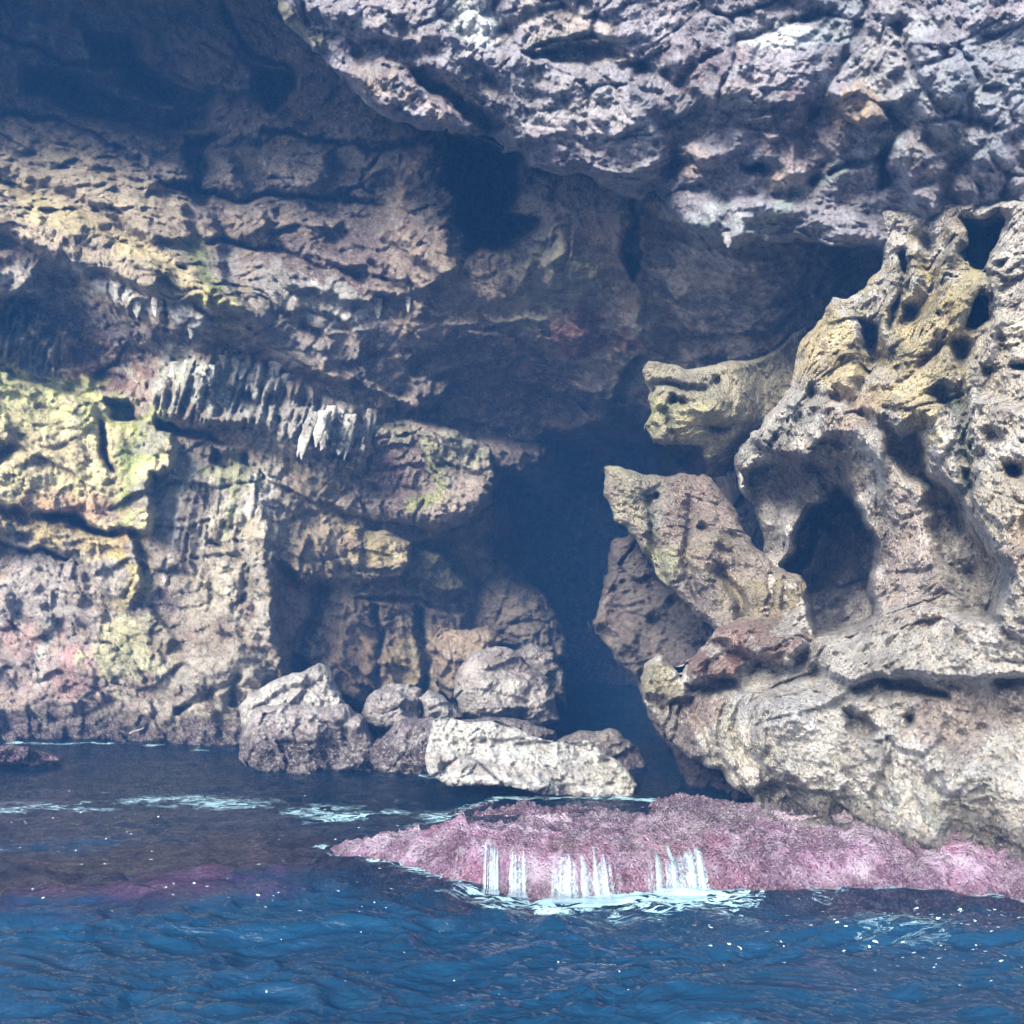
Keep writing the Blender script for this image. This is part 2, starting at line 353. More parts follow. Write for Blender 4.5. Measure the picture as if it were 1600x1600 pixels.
wall_feats = [
 ('C', [(0,60),(90,90),(190,100),(260,150)], 5, .5), ('C', [(0,185),(110,195),(190,240),(290,300)], 5, .5), ('C', [(310,300),(400,308),(520,300),(600,320)], 5, .45), ('C', [(345,0),(380,70),(450,110)], 5, .4), ('C', [(410,200),(470,215),(560,230),(690,225)], 5, .4), ('C', [(320,380),(430,385),(560,430)], 5, .35),
 ('F', [(215,600),(290,555),(400,555),(480,600),(560,640),(440,690),(300,662),(232,655)], .27, 19, .25), ('F', [(462,640),(585,645),(578,725),(520,735),(475,722)], .34, 15, .3),
 ('F', [(270,690),(460,700),(440,800),(425,980),(360,960),(300,900),(240,860)], .10, 19, .15), ('F', [(-20,470),(70,480),(120,530),(90,590),(-20,560)], .3, 15, .2),
 ('S', [(1010,420),(1150,430),(1300,400),(1330,420),(1200,480),(1050,470)], .5, 9, 5), ('S', [(1040,470),(1200,480),(1290,470),(1200,520),(1080,520)], .45, 9, 5), ('S', [(1030,370),(1120,395),(1230,410),(1150,440),(1050,430)], .5, 9, 5),
 ('S', [(1080,520),(1200,515),(1230,530),(1180,560),(1100,560)], .4, 8, 5),
 ('S', [(0,20),(120,30),(200,110),(180,130),(90,105),(0,90)], .6, 12, 5), ('S', [(210,10),(330,40),(420,120),(380,150),(300,140),(230,80)], .5, 12, 5), ('S', [(200,300),(290,320),(300,370),(240,380),(190,340)], .4, 12, 5),
 ('S', [(590,300),(700,330),(720,420),(640,470),(560,400)], .4, 14, 5), ('S', [(420,390),(560,400),(640,470),(560,480),(440,440)], .4, 14, 5), ('S', [(700,500),(860,480),(1000,560),(960,640),(800,600)], .6, 14, 6),
 ('P', recess, -.7, 14, 10), ('P', cavern, -5.0, 50, 25), ('P', hole_up, -4.0, 22, 8), ('P', hollow, -.5, 40, 12),
 ('P', yslab, .65, 10, 5), ('P', yslab2, .35, 9, 5),
 # dark hollows along the upper left
 ('P', [(30,100),(110,110),(170,140),(260,185),(330,190),(285,225),(190,205),(110,175),(40,140)], -1.3, 18, 6),
 ('P', [(140,50),(200,60),(240,110),(290,150),(335,150),(330,200),(280,190),(210,150),(150,90)], -1.1, 16, 8),
 ('P', [(400,110),(460,115),(465,140),(420,170),(400,150)], -.9, 12, 5),
 ('P', [(292,215),(345,215),(318,235),(310,300),(296,290),(294,240)], -1.2, 8, 5),
 # big rounded blocks, upper left
 ('P', [(310,235),(370,230),(385,300),(335,310)], .45, 22, 5), ('P', [(385,235),(440,215),(525,225),(520,290),(470,310),(400,305)], .55, 25, 5),
 ('P', [(325,310),(400,305),(440,330),(430,380),(370,385),(335,360)], .5, 24, 5), ('P', [(200,230),(290,240),(295,290),(230,300)], .5, 22, 5),
 ('P', [(330,150),(440,150),(480,220),(380,225),(320,200)], .35, 22, 5), ('P', [(440,140),(600,190),(700,215),(690,290),(560,300),(520,220)], .45, 30, 5),
 # diagonal ledges coming down to the right
 ('S', [(-40,180),(120,190),(250,260),(330,330),(370,470),(290,430),(160,330),(-40,250)], .55, 14, 5),
 ('S', [(-40,260),(150,340),(290,420),(380,470),(400,500),(270,470),(140,430),(-40,350)], .8, 14, 5),
 ('S', [(-40,400),(40,420),(75,440),(70,460),(0,470),(-40,470)], .5, 10, 5),
 ('S', [(130,435),(175,440),(240,465),(215,475),(205,490),(185,470),(140,450)], .5, 7, 4),
 ('S', [(280,475),(330,490),(310,510),(290,520),(270,500)], .45, 7, 4),
 ('S', [(370,480),(470,500),(530,540),(560,580),(600,620),(695,600),(690,640),(640,645),(560,600),(470,590),(380,520)], .5, 14, 6),
 ('S', [(230,610),(290,560),(400,560),(470,600),(560,640),(590,700),(565,720),(520,700),(440,700),(380,660),(300,665),(235,655)], .75, 14, 6),
 ('S', [(-40,470),(60,480),(120,520),(160,575),(130,610),(40,590),(-40,560)], .3, 14, 6),
 ('P', [(100,530),(240,540),(350,570),(245,610),(180,615),(120,590)], -.25, 12, 6),
 ('P', [(165,625),(220,630),(225,655),(180,660)], -.8, 7, 4),
 ('P', [(245,655),(320,665),(350,690),(290,680),(250,672)], -.55, 7, 4),
 ('P', [(330,700),(380,705),(385,720),(350,735),(325,725)], -.45, 7, 4),
 ('P', [(325,640),(360,600),(400,600),(395,650)], -.3, 10, 6),
 ('C', [(0,848),(50,862),(110,875)], 4, .35), ('C', [(75,805),(115,815),(140,830),(175,832)], 5, .45),
 ('C', [(200,535),(180,565),(155,590)], 3, .2), ('C', [(600,230),(560,290),(610,320)], 4, .2),
 ('B', 335,850,14,8,20,-.35), ('B', 380,925,8,16,0,-.35), ('B', 5,712,16,18,0,-.4), ('B', 128,895,16,14,0,.2), ('B', 60,940,70,45,0,.25),
 ('P', [(205,950),(240,955),(275,1000),(260,1020),(225,1000)], .3, 9, 5), ('B', 350,1040,110,60,-20,.45), ('B', 100,1050,120,60,0,.3),
 ('C', [(350,700),(380,760),(420,830),(415,900),(430,980)], 18, -.3), ('C', [(280,1110),(370,1060),(375,1100)], 5, .3),
 # strata left at the back of the recess
 ('P', [(645,845),(700,855),(740,900),(735,935),(690,930),(620,900)], .7, 16, 6), ('P', [(500,905),(640,905),(735,950),(750,1000),(690,1110),(520,1100),(450,1030)], .45, 25, 10),
 ('C', [(500,920),(480,990),(465,1050)], 12, .6), ('C', [(560,940),(640,935),(720,960)], 5, .35), ('C', [(655,960),(670,1010),(660,1080)], 8, .5), ('C', [(590,960),(595,1080)], 5, .25),
 ('P', [(700,690),(880,690),(960,700),(950,740),(830,770),(790,740),(700,730)], .8, 16, 8),
 # rock between the dark hole and the recess
 ('P', [(600,300),(690,300),(720,360),(735,420),(700,440),(640,400),(590,370)], .5, 22, 6), ('B', 870,400,28,55,10,.6), ('B', 815,415,22,35,0,.45), ('B', 895,440,35,40,0,.4),
 ('B', 975,360,22,40,0,.5), ('B', 985,500,45,50,0,.35), ('B', 905,520,30,40,0,.5), ('P', [(990,310),(1005,420),(990,440),(975,400)], -1.0, 8, 5),
 ('P', [(640,590),(700,590),(705,615),(690,640),(650,640)], .4, 9, 4),
]
wall_paint = [
 ('E', 350,150,420,230,10,(.17,.135,.14),.75), ('E',120,90,90,40,20,(.22,.24,.19),.7), ('E',420,320,80,50,0,(.24,.2,.17),.7), ('E',250,90,60,30,20,(.25,.21,.22),.6), ('E',620,340,60,60,0,(.26,.2,.18),.7), ('E',560,250,70,50,0,(.17,.19,.16),.7), ('E',60,160,80,25,20,(.26,.19,.15),.6), ('E',330,230,200,100,20,(.17,.155,.14),.8), ('E',480,280,220,110,10,(.15,.13,.125),.8),
 ('P', [(-40,180),(120,190),(260,290),(380,470),(400,510),(260,470),(120,420),(-40,360)], 22, BUFF, .85),
 ('L', [(0,270),(60,320),(140,350),(220,390),(290,440),(350,490)], 22, (.42,.36,.19), .85),
 ('L', [(300,380),(320,440),(370,485)], 22, GRN, .75), ('E',345,480,45,25,30,(.4,.38,.12),.9),
 ('E',60,450,70,35,20,GREY,.8), ('E',200,465,70,18,25,WHT,.95), ('E',300,500,50,22,30,WHT,.85),
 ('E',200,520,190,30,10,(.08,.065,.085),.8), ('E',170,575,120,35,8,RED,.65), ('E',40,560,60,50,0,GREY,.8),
 ('E',500,420,160,80,15,PURP,.8), ('E',480,470,130,35,25,(.33,.33,.32),.7), ('E',420,520,80,40,30,(.3,.26,.22),.6), ('E',560,560,150,40,20,(.2,.18,.18),.6),
 ('E',330,600,110,45,10,(.4,.43,.36),.85), ('E',520,690,70,50,30,WHT,.75), ('E',420,640,80,60,30,(.33,.33,.32),.7),
 ('E',540,470,60,25,30,WHT,.6), ('E',690,600,50,20,10,(.36,.28,.2),.8), ('E',780,600,240,70,5,(.09,.075,.085),.8),  # last patch puts the underside's shade into the rock colour
 ('E',860,430,70,70,0,(.3,.31,.22),.65), ('E',720,390,40,70,0,(.3,.24,.19),.7), ('E',900,520,40,40,0,(.22,.075,.07),.8), ('E',985,530,40,35,0,(.22,.08,.075),.7),
 ('E',990,600,50,60,0,(.10,.12,.07),.6), ('E',1010,500,40,80,-20,(.3,.27,.2),.7),
 ('E',1180,440,180,130,0,(.50,.46,.43),.9), ('E',760,310,80,90,0,DK,.85),  # hollow lightened against the roof's shade; upper hole painted dark as shade
 ('P', yslab, 9, Y1, 1), ('P', yslab2, 9, (.46,.37,.19), 1), ('E',60,620,160,40,15,Y2,.9), ('E',235,700,45,45,0,(.4,.44,.13),1),
 ('E',40,640,60,50,0,(.42,.42,.2),.7), ('L',[(205,700),(200,760),(190,810)],20,(.22,.30,.08),.75), ('L',[(120,650),(130,700),(125,740)],9,(.14,.17,.08),.8),
 ('E',110,790,90,25,5,(.42,.22,.15),.7), ('E',60,710,90,60,0,(.47,.40,.24),.6), ('E',200,900,42,80,5,(.44,.38,.15),.95), ('E',195,990,50,45,0,(.44,.40,.16),.8),
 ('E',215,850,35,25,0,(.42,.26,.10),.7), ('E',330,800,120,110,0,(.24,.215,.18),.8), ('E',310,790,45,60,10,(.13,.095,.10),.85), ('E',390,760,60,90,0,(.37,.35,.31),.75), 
 ('E',270,740,40,70,-20,(.36,.36,.27),.7), ('E',370,740,50,35,0,(.26,.28,.12),.7), ('E',350,900,80,100,0,(.40,.37,.28),.8), ('L',[(400,780),(405,880),(415,980)],16,(.45,.43,.38),.8),
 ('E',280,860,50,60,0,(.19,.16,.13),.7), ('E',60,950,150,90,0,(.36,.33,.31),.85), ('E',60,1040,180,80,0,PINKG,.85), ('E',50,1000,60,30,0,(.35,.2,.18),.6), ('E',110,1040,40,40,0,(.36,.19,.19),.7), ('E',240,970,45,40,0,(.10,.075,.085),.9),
 ('E',330,1030,120,70,-10,(.36,.33,.28),.85), ('E',200,1020,60,50,0,(.44,.44,.25),.8), ('E',300,1000,70,35,0,(.24,.19,.14),.7), ('E',70,1010,14,50,8,(.5,.52,.47),.8),
 ('L',[(300,700),(285,790),(262,900)],6,(.62,.60,.54),.8), ('L',[(330,745),(322,850)],5,(.6,.58,.5),.7), ('L',[(385,735),(378,800)],6,(.64,.62,.58),.8), ('L',[(420,740),(412,830)],7,(.62,.61,.58),.8), ('L',[(362,740),(350,830)],5,(.30,.36,.14),.7), ('L',[(440,780),(430,860)],6,(.6,.58,.54),.7), ('L',[(345,880),(355,960)],7,(.58,.55,.45),.7),
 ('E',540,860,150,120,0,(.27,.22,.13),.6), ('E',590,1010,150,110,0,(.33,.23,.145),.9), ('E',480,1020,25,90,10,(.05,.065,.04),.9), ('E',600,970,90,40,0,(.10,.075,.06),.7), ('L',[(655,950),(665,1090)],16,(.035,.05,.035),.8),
 ('L',[(585,950),(590,1090)],10,(.045,.06,.035),.7), ('E',545,1050,50,40,0,(.27,.17,.11),.6), ('E',640,1040,30,50,0,(.30,.24,.11),.7), ('E',460,950,40,50,0,(.22,.15,.12),.8),
 ('E',690,900,60,45,20,(.17,.17,.09),.8), ('E',830,720,140,60,0,(.14,.105,.10),.8), ('E',900,1000,150,250,0,(.09,.075,.07),.9), ('E',470,950,30,60,0,(.30,.2,.15),.8),  # tall cavern patch puts its deep shade into the colour
]
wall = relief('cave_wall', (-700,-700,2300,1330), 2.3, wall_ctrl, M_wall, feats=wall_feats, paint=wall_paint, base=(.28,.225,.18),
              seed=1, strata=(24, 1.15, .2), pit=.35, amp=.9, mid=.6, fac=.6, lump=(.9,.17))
tag(wall, kind='structure')

# ---- the roof bulging down in front, from the top edge to its ragged lower lip
roof_poly = [(300,-700),(380,-250),(418,-20),(440,20),(478,70),(520,110),(545,140),(580,160),(612,190),(660,200),(705,208),(745,216),
 (762,212),(785,228),(812,240),(830,265),(880,272),(930,282),(965,305),(1000,308),(1025,300),(1045,320),(1070,352),(1110,375),(1150,388),
 (1190,372),(1260,378),(1330,385),(1400,392),(1445,372),(1480,352),(1540,352),(1600,340),(1800,330),(2300,300),(2300,-700)]
roof_ctrl = [(300,-700,7.8),(900,-700,7.2),(1600,-700,6.8),(2300,-700,6),(400,-100,9.0),(440,0,9.3),(600,0,9.0),(900,0,8.5),(1300,0,8.1),(1600,0,7.6),
 (520,120,9.5),(600,180,9.6),(740,215,9.6),(700,120,9.2),(900,150,8.8),(850,260,9.4),(1000,300,9.4),(1100,200,8.7),(1300,150,8.2),(1600,150,7.6),
 (1150,380,9.4),(1300,300,8.7),(1400,380,9.0),(1600,330,8.0),(2300,300,6.5)]
roof_feats = [
 ('P', [(520,105),(600,95),(700,140),(745,190),(740,216),(680,210),(600,190)], .7, 26, 8),
 ('P', [(645,120),(700,140),(760,180),(790,200),(760,215),(740,190),(700,165),(650,140)], -.8, 12, 6),
 ('S', [(430,-20),(650,0),(740,70),(650,80),(560,60),(500,40)], .4, 20, 8),
 ('S', [(640,60),(800,70),(1000,130),(1050,250),(1000,300),(880,260),(780,190),(660,110)], .5, 26, 10),
 ('P', [(820,80),(940,65),(980,85),(900,110),(840,100)], -.35, 10, 8),
 ('B', 1010,100,26,14,20,-.35), ('P', [(1295,135),(1345,125),(1385,150),(1385,190),(1345,200),(1300,175)], .3, 9, 4),
 ('C', [(1060,130),(1090,100),(1150,60),(1210,40),(1300,20)], 8, .16), ('C', [(1220,230),(1270,180),(1290,120),(1340,60),(1350,0)], 9, .18),
 ('C', [(1300,270),(1380,240),(1400,200),(1370,150)], 7, .2), ('B', 1250,140,34,80,10,.4), ('B', 1150,150,70,55,10,.4),
 ('B', 1060,260,26,22,0,-.6), ('B', 1180,265,22,10,20,-.5), ('B', 1270,280,22,16,0,-.45), ('B', 1100,250,34,24,0,.4), ('B', 1240,270,24,34,0,.35),
 ('S', [(1030,300),(1200,310),(1330,330),(1450,345),(1400,392),(1150,388),(1060,350)], .55, 18, 8),
 ('B', 1140,345,50,30,10,.35), ('B', 1200,330,50,20,10,.3), ('B', 1145,375,12,20,0,.4),
 ('P', [(1385,210),(1430,200),(1480,260),(1470,350),(1420,340),(1400,270)], .35, 18, 8), ('C', [(1380,240),(1385,290)], 8, .5),
 ('B', 1440,120,60,90,-30,.4), ('B', 1540,180,60,120,-20,.35), ('C', [(1400,40),(1430,120),(1480,180),(1560,200)], 8, .18),
]
roof_paint = [
 ('E',740,35,60,35,5,(.60,.66,.66),.95), ('E',620,40,90,50,10,(.3,.27,.28),.7), ('E',880,50,100,40,15,(.42,.36,.31),.7), ('E',880,80,55,20,10,(.12,.14,.13),.7),
 ('L',[(440,10),(470,50),(500,70)],14,(.33,.32,.18),.8), ('E',600,130,60,40,25,(.38,.3,.25),.8), ('E',650,160,80,22,20,(.36,.30,.26),.7),
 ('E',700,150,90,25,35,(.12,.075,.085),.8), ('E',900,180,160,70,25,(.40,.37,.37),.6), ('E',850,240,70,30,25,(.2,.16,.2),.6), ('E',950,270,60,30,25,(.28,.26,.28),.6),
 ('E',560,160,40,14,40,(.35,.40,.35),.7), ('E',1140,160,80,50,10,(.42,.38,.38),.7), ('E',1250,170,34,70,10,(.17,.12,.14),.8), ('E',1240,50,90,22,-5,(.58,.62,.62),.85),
 ('E',1340,165,45,35,10,(.40,.30,.20),.95), ('E',1300,30,60,60,0,(.16,.2,.24),.6), ('E',1100,100,60,40,0,(.17,.12,.14),.7), ('E',1260,230,90,35,15,(.26,.21,.22),.7),
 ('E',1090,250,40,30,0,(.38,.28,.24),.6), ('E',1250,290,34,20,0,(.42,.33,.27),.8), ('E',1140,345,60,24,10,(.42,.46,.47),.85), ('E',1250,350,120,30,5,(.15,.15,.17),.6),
 ('L',[(1170,360),(1260,300),(1340,250),(1400,215)],14,(.30,.37,.35),.7), ('E',1450,240,50,60,0,(.34,.30,.29),.7), ('E',1450,110,60,80,-20,(.3,.32,.36),.6), ('E',1540,130,80,110,0,(.24,.28,.32),.6),
 ('E',1390,80,40,70,0,(.42,.42,.42),.6), ('E',1430,160,60,25,35,(.45,.46,.48),.7),
]
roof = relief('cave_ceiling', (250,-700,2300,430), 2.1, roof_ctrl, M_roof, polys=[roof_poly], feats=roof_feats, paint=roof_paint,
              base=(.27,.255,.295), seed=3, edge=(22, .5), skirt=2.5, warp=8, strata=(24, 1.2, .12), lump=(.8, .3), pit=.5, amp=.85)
tag(roof, kind='structure')

# ---- stalactites and drips of flowstone hanging from the wall and the roof lip
def stalactite(host, parent, u, v, ln, wd, lean, colr, seed):
    us, vs, DD = SAMP[host]; i = np.searchsorted(vs, v); j = np.searchsorted(us, u)
    d = float(DD[i - 3:i + 4, j - 3:j + 4].min()) + .03
    px = d / F; ns_, nr = 22, 14; V_ = []
    for a in range(ns_ + 1):
        t = a / ns_; rad = wd * px * (1 - t ** 1.7) ** .6 * (1 + .16 * math.sin(seed * 5 + t * 11)) + .002
        cx = (u - 800 + lean * ln * t) * px; cz = CAM[2] + d * (sp + (800 - v) / F * cp) - ln * px * (t - .15); cy = d * cp
        for b_ in range(nr):
            an = 2 * math.pi * b_ / nr; V_.append((cx + rad * math.cos(an), cy + rad * .9 * math.sin(an), cz))
    V_ = np.array(V_); q = V_ * 9; V_[:, 0] += .3 * wd * px * fbm(q, 4, seed); V_[:, 1] += .5 * wd * px * fbm(q + 5, 4, seed + 3)
    idx = np.arange((ns_ + 1) * nr).reshape(ns_ + 1, nr); nx = np.roll(idx, -1, 1)
    f_ = np.stack([idx[:-1], idx[1:], nx[1:], nx[:-1]], -1).reshape(-1, 4)
    make_mesh('stalactite', V_, f_, M_wall, np.tile(np.array(colr), (len(V_), 1)), parent=parent)
rs = random.Random(3)
for (u, v, ln, wd, lean) in [(478,668,55,7,-.25),(490,662,62,8,-.25),(503,660,58,7,-.22),(515,655,66,8,-.25),(528,652,68,8,-.22),(540,650,62,7,-.2),(552,650,64,6,-.2),(563,650,70,6,-.15),(574,652,60,5,-.1),
  (250,590,40,6,-.2),(268,582,50,7,-.2),(285,576,46,6,-.15),(310,572,48,8,-.1),(330,568,40,7,-.1),(440,600,45,9,-.3),(425,560,38,8,-.3),(455,560,36,8,-.3),(470,600,40,7,-.3),
  (155,450,30,6,.2),(200,470,34,6,0),(232,462,26,5,0),(290,500,30,6,.1),(312,505,28,5,0),(640,460,26,5,0),(585,470,30,6,0),(400,575,30,7,0),(345,560,34,8,-.1),(375,568,36,9,-.15),(412,590,40,9,-.25),(585,655,44,6,-.1)]:
    k_ = rs.random()
    if rs.random() < .22: continue
    stalactite('cave_wall', wall, u + rs.uniform(-5, 5), v + rs.uniform(-14, 8), ln * rs.uniform(.55, 1.25), wd * rs.uniform(.7, 1.5), lean, (.42 + .18 * k_, .42 + .16 * k_, .38 + .14 * k_), int(u))
for (u, v, ln, wd) in [(1145,355,24,8),(1205,345,22,8),(1400,345,30,10),(1440,350,26,7)]:
    stalactite('cave_ceiling', roof, u, v, ln, wd, 0, (.30,.29,.31), int(u))

# ---- the sunlit right-hand rock wall
rw_poly = [(1372,330),(1384,380),(1376,420),(1352,452),(1330,470),(1302,468),(1270,510),(1245,550),(1235,612),(1205,640),(1166,684),(1142,715),
 (1150,760),(1175,790),(1195,850),(1190,930),(1120,990),(1098,1010),(1060,1050),(1030,1025),(1008,1035),(1004,1060),(1016,1110),(1040,1140),
 (1052,1165),(1080,1190),(1128,1205),(1150,1235),(1172,1248),(1190,1330),(1300,1400),(1650,1550),(2300,1700),(2300,300),(1600,310)]
rw_holes = [[(1508,348),(1540,345),(1562,332),(1572,345),(1560,372),(1548,400),(1540,425),(1518,420),(1502,395),(1512,370)],
            [(1530,452),(1541,470),(1540,500),(1526,516),(1507,506),(1512,478)]]
rw_ctrl = [(1390,340,8.6),(1390,450,8.4),(1310,480,8.7),(1260,560,8.7),(1180,680,8.9),(1150,730,9.0),(1300,600,8.1),(1400,560,7.9),(1500,380,8.0),(1500,450,7.5),
 (1480,560,7.3),(1400,660,7.3),(1340,760,7.8),(1600,340,7.4),(1600,500,6.7),(1600,700,6.4),(1600,900,6.3),(1600,1100,6.2),(1600,1350,5.95),(1450,900,7.1),(1420,760,7.3),
 (1400,1000,6.9),(1300,1050,7.2),(1220,1000,7.9),(1250,850,8.7),(1100,1050,8.1),(1030,1050,8.4),(1050,1150,8.0),(1130,1200,7.5),(1180,1240,7.2),(1200,1130,7.0),
 (1350,1200,6.6),(1400,1300,6.4),(1600,1500,6.0),(2300,300,6.8),(2300,1000,5.9),(2300,1700,5.8)]
big_recess = [(1240,830),(1262,790),(1310,765),(1345,790),(1372,850),(1368,965),(1335,985),(1278,998),(1262,960),(1252,905),(1225,880)]
rw_feats = [
 ('P', big_recess, -2.8, 13, 5), ('P', [(1155,735),(1220,705),(1320,720),(1345,790),(1300,800),(1240,900),(1185,880)], -.9, 16, 8), ('P', [(1215,800),(1285,795),(1300,850),(1260,905),(1218,880)], 1.2, 20, 8),
 ('P', [(1440,740),(1490,760),(1530,830),(1575,880),(1555,975),(1500,960),(1460,880)], -.9, 20, 8),
 ('P', [(1480,590),(1520,560),(1540,620),(1700,650),(1700,1020),(1560,985),(1548,960),(1580,900),(1530,820),(1505,770),(1480,700)], .45, 16, 8),
 ('P', [(1545,860),(1700,850),(1700,1000),(1570,985),(1550,965),(1575,900)], .35, 14, 6),
 ('P', [(1165,684),(1235,615),(1290,620),(1340,650),(1385,700),(1380,740),(1330,690),(1290,690),(1250,740),(1190,700)], .55, 16, 7),
 ('P', [(1250,540),(1300,475),(1345,480),(1360,560),(1330,620),(1245,620)], .5, 24, 7),
 ('P', [(1345,500),(1372,510),(1378,560),(1360,590),(1346,570)], -.9, 12, 7),
 ('P', [(1380,560),(1470,440),(1500,420),(1535,430),(1530,470),(1505,520),(1500,600),(1470,620),(1480,640),(1400,680),(1340,640)], .4, 22, 8),
 ('C', [(1400,385),(1398,440),(1385,500),(1375,550)], 13, -.35), ('C', [(1425,385),(1425,430),(1405,480),(1395,540)], 12, -.3), ('C', [(1412,400),(1412,450),(1392,520)], 5, .5),
 ('C', [(1450,380),(1450,430),(1440,470),(1420,530)], 12, .35), ('C', [(1490,360),(1487,400),(1480,430)], 11, -.4), ('C', [(1548,370),(1550,420),(1555,480),(1540,560)], 9, -.3),
 ('C', [(1500,540),(1505,620),(1500,700),(1510,760)], 13, .35),
 ('P', [(1385,670),(1430,670),(1440,700),(1460,760),(1420,750),(1385,710)], -.7, 13, 6), ('B', 1402,680,14,14,0,.5),
 ('C', [(1360,640),(1372,690),(1380,730)], 9, -.35), ('C', [(1455,650),(1470,700),(1490,760)], 18, -.35),
 ('B', 1462,545,10,22,20,-.3), ('B', 1440,560,10,16,10,-.25), ('B', 1590,575,12,7,0,-.4), ('B', 1555,680,20,12,0,-.3), ('B', 1590,735,18,14,0,-.5), ('B', 1420,490,12,22,-10,-.5), ('B', 1465,490,9,9,0,-.3),
 # lower slopes
 ('P', [(1098,1008),(1125,985),(1170,965),(1250,985),(1268,1008),(1240,1045),(1190,1040),(1150,1015)], .75, 12, 6),
 ('P', [(1066,1030),(1120,1010),(1158,1035),(1150,1062),(1110,1058),(1080,1065)], .55, 11, 5),
 ('P', [(1070,1062),(1150,1060),(1165,1085),(1120,1080),(1085,1085)], -.55, 10, 6),
 ('P', [(1160,1040),(1262,1010),(1290,1060),(1280,1080),(1200,1090),(1165,1080)], -.35, 14, 10),
 ('P', [(1272,1002),(1335,990),(1380,960),(1440,940),(1620,985),(1640,1060),(1580,1065),(1400,1060),(1330,1080),(1290,1050)], .5, 16, 6),
 ('C', [(1340,1080),(1375,1060),(1420,1075),(1470,1085)], 7, .35), ('C', [(1560,1070),(1600,1060)], 10, .3),
 ('P', [(1320,1110),(1350,1110),(1370,1140),(1350,1155),(1325,1140)], -.5, 9, 6), ('B', 1420,1130,12,16,0,-.3), ('B', 1220,1110,80,50,10,.35),
 ('C', [(1080,1080),(1095,1130),(1120,1180),(1140,1215)], 8, .25), ('C', [(1030,1100),(1070,1160),(1100,1200)], 14, .35), 
 ('B', 1520,1210,50,34,-30,.35), ('B', 1535,1245,30,22,0,-.25), ('P', [(1180,1230),(1240,1225),(1330,1260),(1350,1285),(1250,1275),(1190,1262)], -.3, 10, 8),
 ('C', [(1370,1250),(1390,1200),(1385,1150)], 8, .2), ('B', 1500,1270,70,16,10,-.2),
]
rw_paint = [
 ('E',1310,560,90,90,0,(.62,.52,.27),.9), ('E',1440,560,100,120,0,(.66,.56,.30),.9), ('E',1500,450,50,50,0,(.50,.42,.18),.85), ('E',1490,400,20,50,0,(.46,.4,.28),.8),
 ('E',1265,640,55,40,-30,(.62,.62,.58),.9), ('E',1200,690,60,30,-30,(.2,.23,.2),.7), ('E',1250,740,90,60,0,(.24,.2,.19),.8), ('E',1330,640,45,50,0,(.44,.32,.24),.6),  # dark patch below the overhang paints in its cast shade
 ('L',[(1480,610),(1500,660),(1505,740),(1500,780)],22,(.13,.2,.17),.8), ('L',[(1410,400),(1400,470),(1385,540)],22,(.30,.29,.23),.6), ('E',1350,500,25,40,0,(.25,.27,.2),.6),
 ('L',[(1548,380),(1555,460),(1530,560)],20,(.3,.32,.27),.6), ('E',1580,600,60,120,0,(.70,.64,.54),.8), ('E',1570,780,70,90,20,(.78,.70,.56),.8), ('E',1600,860,40,50,0,(.5,.36,.27),.7),
 ('E',1330,730,40,25,30,(.5,.44,.32),.7), ('E',1420,880,70,120,0,(.50,.42,.38),.85), ('E',1300,880,70,90,0,(.16,.13,.12),.8), ('E',1190,960,60,35,0,(.37,.27,.17),.8),  # deep recess painted darker, shade included in its colour
 ('E',1190,1005,90,35,5,(.34,.22,.19),.9), ('E',1110,1040,50,28,0,(.30,.16,.14),.9), ('E',1035,1070,35,50,-20,(.46,.42,.27),.9), ('E',1100,1110,45,50,0,(.38,.27,.23),.8),
 ('E',1150,1160,60,60,0,(.66,.63,.52),.8), ('E',1240,1120,110,60,0,(.62,.62,.62),.8), ('E',1420,1050,150,60,5,(.64,.62,.58),.8), ('E',1280,1190,120,60,0,(.70,.68,.62),.7),
 ('E',1510,1110,110,40,0,(.42,.32,.27),.7), ('E',1450,1200,150,80,0,(.72,.72,.70),.8), ('E',1260,1250,90,22,8,(.18,.19,.15),.8), ('E',1490,1280,80,24,10,(.2,.22,.18),.7),
 ('E',1480,1150,60,40,0,(.42,.3,.27),.5), ('E',1060,1160,30,60,-30,(.2,.15,.14),.8),
]
rwall = relief('rock_wall', (980,250,2300,1700), 1.9, rw_ctrl, M_pit, polys=[rw_poly], holes=rw_holes, feats=rw_feats, paint=rw_paint,
               base=(.74,.70,.64), seed=5, gr=2.0, fac=.9, mid=1.1, edge=(18, .45), skirt=2.2, skirt_px=26, warp=6, lump=(.8, .22), pit=1.3, amp=.8, dense=(980,1615,300,1420))
tag(rwall, 'pale pitted rock wall with holes and hanging columns on the right of the cave', 'rock wall')

